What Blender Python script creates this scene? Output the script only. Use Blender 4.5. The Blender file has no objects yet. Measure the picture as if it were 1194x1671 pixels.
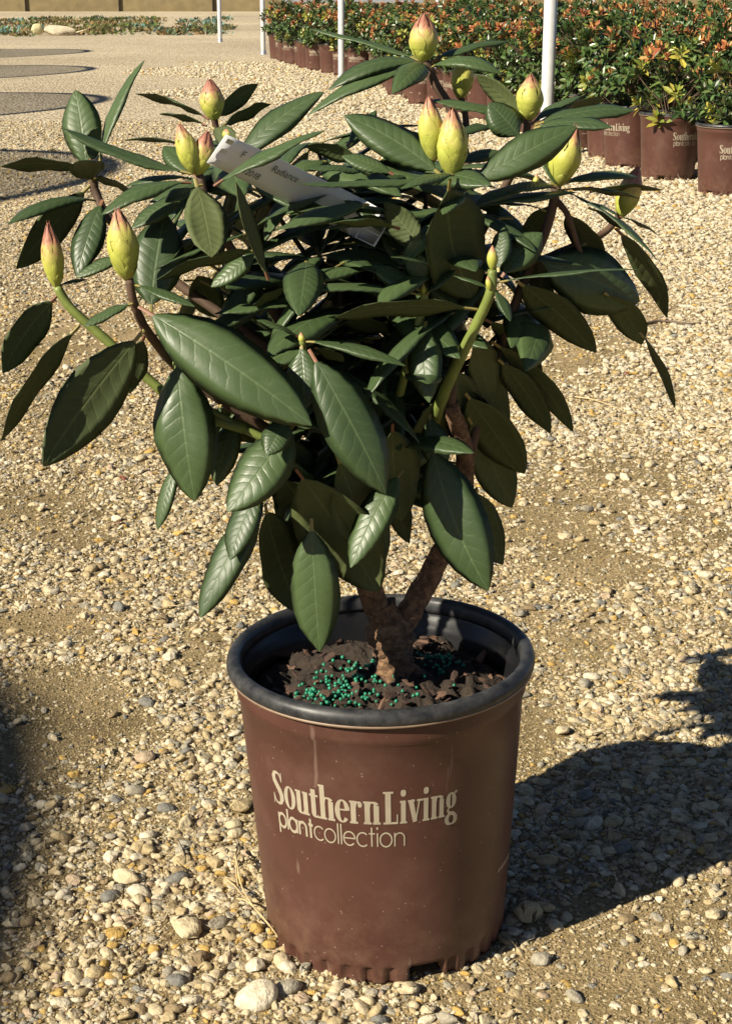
import bpy, bmesh, math, random
import numpy as np
from mathutils import Vector, Matrix, Quaternion, noise as mnoise

random.seed(7); np.random.seed(7)
R = math.radians
scene = bpy.context.scene
col = scene.collection

# ------------------------------------------------------------------ camera
F_PX, CX, CY = 2600.0, 597.0, 835.5
PITCH, CAM_H = R(18.2), 0.85
cam_d = bpy.data.cameras.new('camera'); cam = bpy.data.objects.new('camera', cam_d); col.objects.link(cam)
cam_d.sensor_fit = 'VERTICAL'; cam_d.sensor_height = 24.0; cam_d.lens = 24.0 * F_PX / 1671.0
cam_d.clip_start = 0.05; cam_d.clip_end = 3000
cam.location = (0, 0, CAM_H); cam.rotation_euler = (math.pi / 2 - PITCH, 0, 0)
scene.camera = cam
FWD = Vector((0, math.cos(PITCH), -math.sin(PITCH))); UPV = Vector((0, math.sin(PITCH), math.cos(PITCH))); RT = Vector((1, 0, 0))
def ray(px, py): return FWD + RT * ((px - CX) / F_PX) + UPV * ((CY - py) / F_PX)
def ground_at(px, py, z=0.0):
    r = ray(px, py); t = (z - CAM_H) / r.z
    return Vector((r.x * t, r.y * t, z))
def at_y(px, py, Y):
    r = ray(px, py); t = Y / r.y
    return Vector((r.x * t, Y, CAM_H + r.z * t))
def project(p):
    v = Vector(p) - Vector((0, 0, CAM_H)); d = v.dot(FWD)
    return CX + F_PX * v.dot(RT) / d, CY - F_PX * v.dot(UPV) / d, d

# ------------------------------------------------------------------ light
SUN_EL = R(34.5)
SUN_H = Vector((-0.811, -0.585, 0))
SUN_DIR = (SUN_H * math.cos(SUN_EL) + Vector((0, 0, math.sin(SUN_EL)))).normalized()   # towards the sun
world = bpy.data.worlds.new('World'); scene.world = world; world.use_nodes = True
wn = world.node_tree.nodes; wl = world.node_tree.links
sky = wn.new('ShaderNodeTexSky'); sky.sky_type = 'NISHITA'; sky.sun_disc = False
sky.sun_elevation = SUN_EL; sky.sun_rotation = math.atan2(SUN_H.x, SUN_H.y); sky.air_density = 0.5; sky.dust_density = 0.2
bg = wn['Background']; wl.new(sky.outputs[0], bg.inputs[0]); bg.inputs[1].default_value = 0.05
sun_d = bpy.data.lights.new('sun', 'SUN'); sun = bpy.data.objects.new('sun', sun_d); col.objects.link(sun)
sun_d.energy = 5.0; sun_d.angle = R(0.53); sun_d.color = (1.0, 0.91, 0.74)
sun.rotation_euler = SUN_DIR.to_track_quat('Z', 'Y').to_euler(); sun.location = SUN_DIR * 40
vs = scene.view_settings
vs.view_transform = 'Standard'; vs.look = 'None'; vs.gamma = 1.0; vs.use_curve_mapping = False; vs.exposure = 0.8
scene.render.engine = 'CYCLES'

# ------------------------------------------------------------------ materials
def mat(name):
    m = bpy.data.materials.new(name); m.use_nodes = True
    return m, m.node_tree.nodes, m.node_tree.links, m.node_tree.nodes['Principled BSDF']
def ramp(n, stops, interp='LINEAR'):
    r = n.new('ShaderNodeValToRGB'); e = r.color_ramp.elements; r.color_ramp.interpolation = interp
    while len(e) < len(stops): e.new(0.5)
    for k, (p, c) in enumerate(stops): e[k].position = p; e[k].color = (*c, 1)
    return r
def noise_tex(n, l, scale, detail=4, rough=0.55, coord='Object', vec=None):
    t = n.new('ShaderNodeTexNoise'); t.inputs['Scale'].default_value = scale
    t.inputs['Detail'].default_value = detail; t.inputs['Roughness'].default_value = rough
    if vec is None:
        c = n.new('ShaderNodeTexCoord'); vec = c.outputs[coord]
    l.new(vec, t.inputs['Vector']); return t
def math_node(n, l, op, a, b=None, c=None, clamp=False):
    m = n.new('ShaderNodeMath'); m.operation = op; m.use_clamp = clamp
    for k, v in enumerate((a, b, c)):
        if v is None: continue
        if isinstance(v, (int, float)): m.inputs[k].default_value = v
        else: l.new(v, m.inputs[k])
    return m.outputs[0]
def mix_col(n, l, fac, a, b, mode='MIX'):
    m = n.new('ShaderNodeMix'); m.data_type = 'RGBA'; m.blend_type = mode
    for s, v in ((0, fac), (6, a), (7, b)):
        if isinstance(v, (int, float)): m.inputs[s].default_value = v
        elif isinstance(v, tuple): m.inputs[s].default_value = (*v, 1)
        else: l.new(v, m.inputs[s])
    return m.outputs[2]
def bump(n, l, h, strength, dist, base=None):
    b = n.new('ShaderNodeBump'); b.inputs['Strength'].default_value = strength; b.inputs['Distance'].default_value = dist
    l.new(h, b.inputs['Height'])
    if base is not None: l.new(base, b.inputs['Normal'])
    return b.outputs[0]
def simple(name, rgb, rough=0.6, var=0.25, scale=40, bmp=0.0, spec=0.5, metal=0.0):
    m, n, l, p = mat(name)
    t = noise_tex(n, l, scale)
    r = ramp(n, [(0.25, tuple(c * (1 - var) for c in rgb)), (0.75, tuple(min(1, c * (1 + var)) for c in rgb))])
    l.new(t.outputs[0], r.inputs[0]); l.new(r.outputs[0], p.inputs['Base Color'])
    p.inputs['Roughness'].default_value = rough; p.inputs['Specular IOR Level'].default_value = spec; p.inputs['Metallic'].default_value = metal
    if bmp: l.new(bump(n, l, t.outputs[0], 0.6, bmp), p.inputs['Normal'])
    return m

def leaf_mat(name, c_lo, c_hi, c_vein, rough, spec, bstr, vein_amt):
    m, n, l, p = mat(name)
    uv = n.new('ShaderNodeUVMap'); sp = n.new('ShaderNodeSeparateXYZ'); l.new(uv.outputs[0], sp.inputs[0])
    t = math_node(n, l, 'ABSOLUTE', math_node(n, l, 'MULTIPLY_ADD', sp.outputs[0], 2.0, -1.0))
    v = sp.outputs[1]
    ph = math_node(n, l, 'SUBTRACT', math_node(n, l, 'MULTIPLY', v, 10.0), math_node(n, l, 'MULTIPLY', t, 1.5))
    nz = noise_tex(n, l, 60, 3); ph = math_node(n, l, 'ADD', ph, math_node(n, l, 'MULTIPLY', nz.outputs[0], 0.9))
    tri = math_node(n, l, 'ABSOLUTE', math_node(n, l, 'MULTIPLY_ADD', math_node(n, l, 'FRACT', ph), 2.0, -1.0))   # 1 on a side vein
    side = math_node(n, l, 'POWER', tri, 7.0)
    side = math_node(n, l, 'MULTIPLY', side, math_node(n, l, 'SUBTRACT', 1.0, math_node(n, l, 'POWER', t, 2.0)))
    rib = math_node(n, l, 'SUBTRACT', 1.0, math_node(n, l, 'MULTIPLY', t, 16.0), clamp=True)
    rib.node.use_clamp = True
    oi = n.new('ShaderNodeObjectInfo'); n2 = noise_tex(n, l, 25, 4)
    f = math_node(n, l, 'ADD', math_node(n, l, 'MULTIPLY', oi.outputs['Random'], 0.6), math_node(n, l, 'MULTIPLY', n2.outputs[0], 0.45))
    r = ramp(n, [(0.2, c_lo), (0.85, c_hi)]); l.new(f, r.inputs[0])
    c = mix_col(n, l, math_node(n, l, 'MULTIPLY', side, vein_amt * 0.35), r.outputs[0], c_vein)
    c = mix_col(n, l, math_node(n, l, 'MULTIPLY', rib, vein_amt), c, c_vein)
    # dust and fine blemishes on the blade
    n3 = noise_tex(n, l, 420, 2); d3 = ramp(n, [(0.66, (0, 0, 0)), (0.74, (1, 1, 1))]); l.new(n3.outputs[0], d3.inputs[0])
    c = mix_col(n, l, math_node(n, l, 'MULTIPLY', d3.outputs[0], 0.18), c, tuple(min(1, x * 2 + .03) for x in c_hi))
    l.new(c, p.inputs['Base Color'])
    rr = ramp(n, [(0.3, (rough - .07,) * 3), (0.7, (rough + .1,) * 3)]); l.new(n2.outputs[0], rr.inputs[0]); l.new(rr.outputs[0], p.inputs['Roughness'])
    p.inputs['Specular IOR Level'].default_value = spec
    h = math_node(n, l, 'SUBTRACT', math_node(n, l, 'MULTIPLY', tri, -0.5), math_node(n, l, 'MULTIPLY', side, 0.7))
    h = math_node(n, l, 'SUBTRACT', h, math_node(n, l, 'MULTIPLY', rib, 1.0))
    h = math_node(n, l, 'ADD', h, math_node(n, l, 'MULTIPLY', noise_tex(n, l, 150, 3).outputs[0], 0.5))
    l.new(bump(n, l, h, bstr, 0.0012), p.inputs['Normal'])
    return m
M = {}
M['leaf_top'] = leaf_mat('leaf_upper', (0.034, 0.058, 0.022), (0.060, 0.094, 0.034), (0.11, 0.155, 0.065), 0.42, 0.40, 0.20, 0.5)
M['leaf_under'] = leaf_mat('leaf_underside', (0.050, 0.068, 0.026), (0.084, 0.102, 0.038), (0.13, 0.15, 0.06), 0.62, 0.22, 0.25, 0.7)
M['petiole'] = simple('petiole', (0.24, 0.20, 0.06), 0.5, 0.35, 90)
M['petiole_red'] = simple('petiole_red', (0.20, 0.09, 0.05), 0.5, 0.3, 90)
M['stem_green'] = simple('green_stem', (0.16, 0.20, 0.045), 0.5, 0.3, 60, 0.0006)
M['stem_brown'] = simple('brown_stem', (0.085, 0.05, 0.03), 0.75, 0.4, 60, 0.0015)
def bark_mat():
    m, n, l, p = mat('bark')
    t = noise_tex(n, l, 150, 6, 0.75); r = ramp(n, [(0.32, (0.05, 0.03, 0.018)), (0.48, (0.17, 0.095, 0.05)), (0.66, (0.36, 0.21, 0.11))])
    l.new(t.outputs[0], r.inputs[0]); l.new(r.outputs[0], p.inputs['Base Color']); p.inputs['Roughness'].default_value = 0.9
    l.new(bump(n, l, t.outputs[0], 1.0, 0.004), p.inputs['Normal']); return m
M['bark'] = bark_mat()
def bud_mat(name, dz):
    m, n, l, p = mat(name)
    c = n.new('ShaderNodeTexCoord'); s = n.new('ShaderNodeSeparateXYZ'); l.new(c.outputs['Object'], s.inputs[0])
    t = noise_tex(n, l, 7, 4, 0.6)
    f = math_node(n, l, 'ADD', s.outputs[2], math_node(n, l, 'MULTIPLY_ADD', t.outputs[0], 0.5, -0.25 + dz))
    r = ramp(n, [(0.0, (0.26, 0.13, 0.05)), (0.10, (0.30, 0.32, 0.06)), (0.45, (0.40, 0.42, 0.07)), (0.70, (0.47, 0.42, 0.11)), (0.84, (0.48, 0.24, 0.13)), (1.0, (0.30, 0.12, 0.08))])
    l.new(f, r.inputs[0])
    t2 = noise_tex(n, l, 22, 3); sp = ramp(n, [(0.66, (0, 0, 0)), (0.72, (1, 1, 1))]); l.new(t2.outputs[0], sp.inputs[0])
    cc = mix_col(n, l, math_node(n, l, 'MULTIPLY', sp.outputs[0], 0.65), r.outputs[0], (0.22, 0.10, 0.04))
    l.new(cc, p.inputs['Base Color']); p.inputs['Roughness'].default_value = 0.5; p.inputs['Specular IOR Level'].default_value = 0.4
    l.new(bump(n, l, t2.outputs[0], 0.15, 0.002), p.inputs['Normal'])
    p.inputs['Subsurface Weight'].default_value = 0.0
    return m
M['bud'] = bud_mat('bud_scale', 0.0)
M['bud_pink'] = bud_mat('bud_scale_rosy', 0.16)
def pot_mat():
    m, n, l, p = mat('brown_pot_plastic')
    t = noise_tex(n, l, 14, 5, 0.6); r = ramp(n, [(0.3, (0.067, 0.0275, 0.0195)), (0.7, (0.091, 0.0385, 0.028))]); l.new(t.outputs[0], r.inputs[0])
    # dried dust smears
    t2 = noise_tex(n, l, 9, 6, 0.7); d = ramp(n, [(0.52, (0, 0, 0)), (0.72, (1, 1, 1))]); l.new(t2.outputs[0], d.inputs[0])
    c = mix_col(n, l, math_node(n, l, 'MULTIPLY', d.outputs[0], 0.15), r.outputs[0], (0.27, 0.17, 0.12))
    # splashed mud towards the foot
    tc = n.new('ShaderNodeTexCoord'); s = n.new('ShaderNodeSeparateXYZ'); l.new(tc.outputs['Object'], s.inputs[0])
    low = ramp(n, [(0.0, (1, 1, 1)), (0.11, (0, 0, 0))]); l.new(s.outputs[2], low.inputs[0])
    t4 = noise_tex(n, l, 45, 5, .7); d4 = ramp(n, [(.42, (0, 0, 0)), (.65, (1, 1, 1))]); l.new(t4.outputs[0], d4.inputs[0])
    c = mix_col(n, l, math_node(n, l, 'MULTIPLY', math_node(n, l, 'MULTIPLY', low.outputs[0], d4.outputs[0]), 0.28), c, (0.26, 0.16, 0.10))
    # pale specks and scratches
    v = n.new('ShaderNodeTexVoronoi'); v.inputs['Scale'].default_value = 120; l.new(tc.outputs['Object'], v.inputs['Vector'])
    sp = ramp(n, [(0.05, (1, 1, 1)), (0.085, (0, 0, 0))]); l.new(v.outputs['Distance'], sp.inputs[0])
    c = mix_col(n, l, math_node(n, l, 'MULTIPLY', sp.outputs[0], 0.6), c, (0.42, 0.36, 0.28))
    mp = n.new('ShaderNodeMapping'); l.new(tc.outputs['Object'], mp.inputs[0]); mp.inputs['Scale'].default_value = (60, 60, 9); mp.inputs['Rotation'].default_value = (0.2, 0.3, 0)
    w = noise_tex(n, l, 1.0, 3, .5, vec=mp.outputs[0]); sc = ramp(n, [(0.68, (0, 0, 0)), (0.72, (1, 1, 1))]); l.new(w.outputs[0], sc.inputs[0])
    c = mix_col(n, l, math_node(n, l, 'MULTIPLY', sc.outputs[0], 0.22), c, (0.38, 0.28, 0.22))
    l.new(c, p.inputs['Base Color'])
    rr = ramp(n, [(0.3, (0.36,) * 3), (0.7, (0.52,) * 3)]); l.new(t2.outputs[0], rr.inputs[0]); l.new(rr.outputs[0], p.inputs['Roughness'])
    p.inputs['Specular IOR Level'].default_value = 0.4
    l.new(bump(n, l, noise_tex(n, l, 60, 3).outputs[0], 0.12, 0.002), p.inputs['Normal'])
    return m
M['pot'] = pot_mat()
M['black_plastic'] = simple('black_plastic', (0.016, 0.017, 0.019), 0.36, 0.35, 30, 0.0004, 0.5)
def rim_mat():
    m, n, l, p = mat('worn_black_rim')
    t = noise_tex(n, l, 55, 6, .7); r = ramp(n, [(.38, (.014, .015, .017)), (.60, (.045, .045, .045)), (.74, (.11, .10, .085))]); l.new(t.outputs[0], r.inputs[0]); l.new(r.outputs[0], p.inputs['Base Color'])
    t2 = noise_tex(n, l, 24, 4); rr = ramp(n, [(.3, (.34,) * 3), (.7, (.58,) * 3)]); l.new(t2.outputs[0], rr.inputs[0]); l.new(rr.outputs[0], p.inputs['Roughness']); p.inputs['Specular IOR Level'].default_value = .42
    l.new(bump(n, l, t.outputs[0], .25, .0012), p.inputs['Normal']); return m
M['rim'] = rim_mat()
M['inner_black'] = simple('inner_black_plastic', (0.010, 0.010, 0.011), 0.27, 0.3, 30, 0.0004, 0.40)
M['lip_edge'] = simple('tan_lip_edge', (0.22, 0.15, 0.10), 0.5, 0.3, 50)
M['print'] = simple('cream_print', (0.35, 0.30, 0.22), 0.55, 0.10, 90)
M['soil'] = simple('potting_soil', (0.030, 0.020, 0.013), 0.95, 0.55, 220, 0.006)
M['chip'] = simple('bark_chip', (0.075, 0.042, 0.028), 0.85, 0.5, 70, 0.002)
M['chip2'] = simple('pale_bark_chip', (0.17, 0.095, 0.062), 0.85, 0.4, 70, 0.002)
M['prill'] = simple('green_fertiliser', (0.02, 0.20, 0.11), 0.35, 0.3, 300)
M['tag'] = simple('white_tag_plastic', (0.66, 0.67, 0.68), 0.45, 0.04, 30)
M['ink'] = simple('black_ink', (0.03, 0.03, 0.03), 0.6, 0.1)
M['steel'] = simple('galvanised_steel', (0.55, 0.55, 0.56), 0.42, 0.12, 18, 0.0, 0.5, 0.75)
M['white_post'] = simple('painted_steel_post', (0.52, 0.52, 0.51), 0.45, 0.10, 25)
M['dark_post'] = simple('dark_fence_post', (0.04, 0.03, 0.025), 0.7, 0.3)
M['twig'] = simple('dry_twig', (0.13, 0.09, 0.06), 0.85, 0.4, 80)
M['straw'] = simple('dry_straw', (0.50, 0.38, 0.20), 0.75, 0.25, 80)
M['red_leaf'] = simple('dead_leaf', (0.22, 0.06, 0.035), 0.7, 0.4, 60)
def stone_mat(name, stops):
    m, n, l, p = mat(name)
    oi = n.new('ShaderNodeObjectInfo'); r = ramp(n, stops, 'CONSTANT'); l.new(oi.outputs['Random'], r.inputs[0])
    ad = n.new('ShaderNodeVectorMath'); ad.operation = 'ADD'; tc = n.new('ShaderNodeTexCoord'); l.new(tc.outputs['Object'], ad.inputs[0])
    sc = n.new('ShaderNodeVectorMath'); sc.operation = 'SCALE'; l.new(oi.outputs['Location'], sc.inputs[0]); sc.inputs['Scale'].default_value = 37.0
    l.new(sc.outputs[0], ad.inputs[1])
    t = noise_tex(n, l, 1.6, 5, .65, vec=ad.outputs[0]); dr = ramp(n, [(0.3, (0.62, 0.58, 0.52)), (0.62, (1.06, 1.05, 1.02))]); l.new(t.outputs[0], dr.inputs[0])
    c = mix_col(n, l, 1.0, r.outputs[0], dr.outputs[0], 'MULTIPLY')
    l.new(c, p.inputs['Base Color']); p.inputs['Roughness'].default_value = 0.78; p.inputs['Specular IOR Level'].default_value = 0.35
    l.new(bump(n, l, t.outputs[0], 0.35, 0.08), p.inputs['Normal'])
    return m
cream, tan_, ochre, grey, white, brown, slate, pink = (.58, .49, .325), (.47, .375, .215), (.52, .35, .11), (.36, .33, .26), (.66, .59, .45), (.28, .21, .12), (.215, .21, .19), (.50, .385, .27)
M['stone'] = stone_mat('river_pebble', [(0, cream), (.22, white), (.36, tan_), (.53, grey), (.64, cream), (.77, ochre), (.81, brown), (.87, tan_), (.94, slate), (.965, pink)])
M['stone_pale'] = stone_mat('pale_pebble', [(0, cream), (.2, white), (.5, (.60, .53, .40)), (.7, tan_), (.8, white), (.92, (.48, .44, .37)), (.96, ochre)])
def ground_mat():
    m, n, l, p = mat('sandy_ground')
    g = n.new('ShaderNodeNewGeometry'); pos = g.outputs['Position']
    big = noise_tex(n, l, 1.3, 5, .6, vec=pos); mid = noise_tex(n, l, 9, 6, .65, vec=pos); fine = noise_tex(n, l, 160, 5, .7, vec=pos)
    f = math_node(n, l, 'ADD', math_node(n, l, 'MULTIPLY', big.outputs[0], 0.5), math_node(n, l, 'MULTIPLY', mid.outputs[0], 0.5))
    r = ramp(n, [(0.38, (0.20, 0.155, 0.08)), (0.47, (0.34, 0.265, 0.14)), (0.58, (0.48, 0.375, 0.215))]); l.new(f, r.inputs[0])
    fr = ramp(n, [(0.35, (0.55, 0.52, 0.48)), (0.65, (1.12, 1.1, 1.06))]); l.new(fine.outputs[0], fr.inputs[0])
    c = mix_col(n, l, 1.0, r.outputs[0], fr.outputs[0], 'MULTIPLY')
    # pale gravel cells, the colour of the loose stones, for the ground too far off to see single stones
    v = n.new('ShaderNodeTexVoronoi'); v.inputs['Scale'].default_value = 42; l.new(pos, v.inputs['Vector'])
    sv = n.new('ShaderNodeSeparateColor'); l.new(v.outputs['Color'], sv.inputs[0])
    rv = ramp(n, [(0, (.32, .255, .16)), (.25, (.45, .37, .24)), (.5, (.56, .475, .33)), (.8, (.65, .57, .43))]); l.new(sv.outputs[0], rv.inputs[0])
    sx = n.new('ShaderNodeSeparateXYZ'); l.new(pos, sx.inputs[0])
    far = ramp(n, [(0.0, (0, 0, 0)), (1.0, (1, 1, 1))]); l.new(math_node(n, l, 'DIVIDE', math_node(n, l, 'SUBTRACT', sx.outputs[1], 4.0), 5.0, clamp=True), far.inputs[0])
    c = mix_col(n, l, far.outputs[0], c, rv.outputs[0])
    # worn driving lane
    broad = noise_tex(n, l, .22, 4, .6, vec=pos); br = ramp(n, [(.35, (.82, .80, .78)), (.65, (1.08, 1.06, 1.03))]); l.new(broad.outputs[0], br.inputs[0])
    c = mix_col(n, l, 1.0, c, br.outputs[0], 'MULTIPLY')
    l.new(c, p.inputs['Base Color']); p.inputs['Roughness'].default_value = 0.95; p.inputs['Specular IOR Level'].default_value = 0.2
    b1 = bump(n, l, fine.outputs[0], 0.9, 0.004)
    v2 = n.new('ShaderNodeTexVoronoi'); v2.inputs['Scale'].default_value = 330; l.new(pos, v2.inputs['Vector'])
    b2 = bump(n, l, v2.outputs['Distance'], 0.35, 0.003, b1)
    b3 = bump(n, l, math_node(n, l, 'MULTIPLY', v.outputs['Distance'], far.outputs[0]), 0.8, 0.02, b2)
    l.new(b3, p.inputs['Normal'])
    return m
M['ground'] = ground_mat()
def foliage_mat(name):
    m, n, l, p = mat(name)
    a = n.new('ShaderNodeAttribute'); a.attribute_name = 'tint'
    t = noise_tex(n, l, 40, 2); r = ramp(n, [(.3, (.75,) * 3), (.7, (1.2,) * 3)]); l.new(t.outputs[0], r.inputs[0])
    l.new(mix_col(n, l, 1.0, a.outputs['Color'], r.outputs[0], 'MULTIPLY'), p.inputs['Base Color'])
    p.inputs['Roughness'].default_value = 0.36; p.inputs['Specular IOR Level'].default_value = 0.5
    return m
M['foliage'] = foliage_mat('shrub_leaves')
def cloth_mat(name, rgb, transp):
    m, n, l, p = mat(name)
    p.inputs['Base Color'].default_value = (*rgb, 1); p.inputs['Roughness'].default_value = .8
    tr = n.new('ShaderNodeBsdfTransparent'); mx = n.new('ShaderNodeMixShader'); mx.inputs[0].default_value = transp
    t = noise_tex(n, l, 6, 3); rr = ramp(n, [(.3, tuple(c * .8 for c in rgb)), (.7, rgb)]); l.new(t.outputs[0], rr.inputs[0]); l.new(rr.outputs[0], p.inputs['Base Color'])
    l.new(p.outputs[0], mx.inputs[1]); l.new(tr.outputs[0], mx.inputs[2]); l.new(mx.outputs[0], n['Material Output'].inputs[0])
    return m
M['film'] = cloth_mat('shade_cloth', (.30, .31, .30), .68)
M['fence_cloth'] = simple('fence_screen_cloth', (0.20, 0.155, 0.075), 0.9, 0.22, 3)

# ------------------------------------------------------------------ mesh helpers
def new_mesh(name, verts, faces, mats=(), mi=None, smooth=True, uv=None):
    me = bpy.data.meshes.new(name); me.from_pydata([tuple(v) for v in verts], [], faces)
    for m in mats: me.materials.append(m)
    if mi is not None: me.polygons.foreach_set('material_index', mi)
    me.polygons.foreach_set('use_smooth', [smooth] * len(me.polygons))
    if uv is not None:
        ul = me.uv_layers.new(name='UVMap'); li = np.empty(len(me.loops), dtype=np.int32); me.loops.foreach_get('vertex_index', li)
        ul.data.foreach_set('uv', np.asarray(uv, dtype=np.float32)[li].ravel())
    me.update(); return me
def obj(name, me, parent=None, loc=None, kind=None):
    o = bpy.data.objects.new(name, me); col.objects.link(o)
    if parent is not None: o.parent = parent
    if loc is not None: o.location = loc
    if kind: o['kind'] = kind
    return o
def tag(o, label, cat, group=None, kind=None):
    o['label'] = label; o['category'] = cat
    if group: o['group'] = group
    if kind: o['kind'] = kind
    return o
def empty(name, loc):
    o = bpy.data.objects.new(name, None); col.objects.link(o); o.location = loc; o.empty_display_size = .1; return o
def catmull(pts, n=6):
    P = [np.array(p, float) for p in pts]; P = [2 * P[0] - P[1]] + P + [2 * P[-1] - P[-2]]; out = []
    for i in range(1, len(P) - 2):
        for k in range(n):
            t = k / n; a, b, c, d = P[i - 1:i + 3]
            out.append(.5 * ((2 * b) + (-a + c) * t + (2 * a - 5 * b + 4 * c - d) * t * t + (-a + 3 * b - 3 * c + d) * t ** 3))
    out.append(P[-2]); return out
def tube_data(path, radii, sides=8, wob=0.0, seed=0):
    rnd = random.Random(seed); V = []; Fc = []; ref = Vector((0.31, 0.2, 0.93)); n = len(path)
    for i in range(n):
        p = Vector(path[i]); t = Vector(path[min(i + 1, n - 1)]) - Vector(path[max(i - 1, 0)]); t.normalize()
        x = t.cross(ref); x = x.normalized() if x.length > 1e-3 else Vector((1, 0, 0)); y = t.cross(x)
        for k in range(sides):
            a = 2 * math.pi * k / sides; r = radii[i]
            if wob:
                q = p * 90 + Vector((math.cos(a), math.sin(a), 0)) * 1.3
                r *= 1 + wob * mnoise.noise(q) + wob * .6 * mnoise.noise(q * 2.7)
            V.append(p + (x * math.cos(a) + y * math.sin(a)) * r)
    for i in range(n - 1):
        for k in range(sides):
            a = i * sides + k; b = i * sides + (k + 1) % sides
            Fc.append((a, a + sides, b + sides, b))
    Fc.append(tuple(range(sides))); Fc.append(tuple(range(n * sides - 1, (n - 1) * sides - 1, -1)))
    return V, Fc
def tube_mesh(name, pts, r0, r1, m, sides=8, n=6, wob=0.0, origin=Vector((0, 0, 0))):
    path = catmull(pts, n); N = len(path); rad = [r0 + (r1 - r0) * i / (N - 1) for i in range(N)]
    V, Fc = tube_data(path, rad, sides, wob)
    return new_mesh(name, [v - origin for v in V], Fc, [m])
def lathe(profile, seg, closed=False):
    V = []; Fc = []; n = len(profile)
    for r, z in profile:
        for k in range(seg):
            a = 2 * math.pi * k / seg; V.append((r * math.cos(a), r * math.sin(a), z))
    for i in range(n if closed else n - 1):
        j = (i + 1) % n
        for k in range(seg):
            Fc.append((i * seg + k, i * seg + (k + 1) % seg, j * seg + (k + 1) % seg, j * seg + k))
    return V, Fc
def box_data(c, s, V, Fc, rot=None):
    b = len(V)
    for dx in (-1, 1):
        for dy in (-1, 1):
            for dz in (-1, 1):
                v = Vector((dx * s[0] / 2, dy * s[1] / 2, dz * s[2] / 2))
                if rot: v = rot @ v
                V.append(Vector(c) + v)
    for f in ((0, 1, 3, 2), (4, 6, 7, 5), (0, 4, 5, 1), (2, 3, 7, 6), (0, 2, 6, 4), (1, 5, 7, 3)): Fc.append(tuple(b + i for i in f))

# ------------------------------------------------------------------ ground
gx = [-600, -60, -12, -4, -1.5, 0, 1.5, 4, 12, 60, 600]; gy = [-60, -10, -2, 0, 1, 2, 4, 8, 16, 40, 90, 900]
ground = obj('ground', new_mesh('ground', [(x, y, 0) for y in gy for x in gx],
             [(j * 11 + i, j * 11 + i + 1, (j + 1) * 11 + i + 1, (j + 1) * 11 + i) for j in range(11) for i in range(10)], [M['ground']], smooth=False), kind='structure')

POT_Y = 1.3387
POT_BASE = Vector((0.0190, POT_Y, 0.0))
# --- stones
proto_col = bpy.data.collections.new('pebble_shapes')      # not linked to the scene: shapes for the scattered stones
protos = []; proto_meshes = []
for k in range(12):
    bm = bmesh.new(); rnd = random.Random(100 + k)
    if k < 3:
        bmesh.ops.create_icosphere(bm, subdivisions=2, radius=1.0)
        off = Vector((k * 7.1, 3, 1))
        for v in bm.verts: v.co *= 1 + .22 * mnoise.noise(v.co * 1.1 + off) + .08 * mnoise.noise(v.co * 2.6 + off)
    else:
        for _ in range(22):
            v = Vector((rnd.gauss(0, 1), rnd.gauss(0, 1), rnd.gauss(0, 1))).normalized()
            bm.verts.new(v * rnd.uniform(.78, 1.08))
        bmesh.ops.convex_hull(bm, input=bm.verts[:])
        bmesh.ops.bevel(bm, geom=bm.edges[:], offset=.10, segments=1, affect='EDGES', profile=.5)
        bmesh.ops.triangulate(bm, faces=bm.faces[:])
    sx, sy, sz = 1.0, rnd.uniform(.62, .9), rnd.uniform(.34, .58)
    for v in bm.verts: v.co = Vector((v.co.x * sx, v.co.y * sy, v.co.z * sz))
    bmesh.ops.recalc_face_normals(bm, faces=bm.faces[:])
    me = bpy.data.meshes.new('pebble'); bm.to_mesh(me); bm.free(); me.materials.append(M['stone'])
    me.polygons.foreach_set('use_smooth', [k < 3 or k % 2 == 0] * len(me.polygons))
    proto_meshes.append(me)
    o = bpy.data.objects.new('pebble_shape_%02d' % k, me); proto_col.objects.link(o)
pale_col = bpy.data.collections.new('pale_pebble_shapes'); pale_meshes = []
for k in range(12):
    me = proto_meshes[k].copy(); me.materials.clear(); me.materials.append(M['stone_pale']); pale_meshes.append(me)
    o = bpy.data.objects.new('pale_pebble_shape_%02d' % k, me); pale_col.objects.link(o)

M['grit'] = stone_mat('dirt_grit', [(0, (.33, .26, .14)), (.25, (.22, .175, .09)), (.45, (.42, .34, .19)), (.65, (.28, .22, .12)), (.8, (.50, .42, .27)), (.92, (.17, .14, .085))])
grit_col = bpy.data.collections.new('grit_shapes')
for k in range(12):
    me = proto_meshes[k].copy(); me.materials.clear(); me.materials.append(M['grit']); grit_col.objects.link(bpy.data.objects.new('grit_shape_%02d' % k, me))
def sparse_factor(X, Y):
    """how thick the loose stones lie: patches of bare sandy dirt show through"""
    f = np.ones_like(X)
    for px, py, rx, ry, k in SAND:
        c = ground_at(px, py); d = ((X - c.x) / rx) ** 2 + ((Y - c.y) / ry) ** 2
        f *= 1 - (1 - k) * np.exp(-d * 1.2)
    return f
SAND = [(150, 1190, .10, .06, .15), (40, 1240, .08, .10, .2), (250, 1330, .06, .05, .5), (850, 1230, .05, .08, .25), (1000, 1500, .10, .08, .55), (1120, 1480, .08, .06, .6), (980, 930, .1, .1, .35), (60, 1015, .10, .07, .05), (90, 1130, .12, .13, .12), (330, 1070, .05, .12, .25), (50, 830, .16, .14, .25), (900, 850, .14, .22, .35), (920, 1060, .10, .12, .30),
        (1080, 1600, .20, .12, .50), (930, 1640, .12, .10, .5), (900, 600, .3, .4, .45), (1000, 780, .22, .25, .4), (60, 700, .3, .3, .55), (30, 1480, .06, .3, .55),
        (130, 880, .10, .06, .5), (870, 1170, .06, .1, .3), (1150, 880, .2, .2, .6), (100, 560, .4, .5, .5)]
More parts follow.
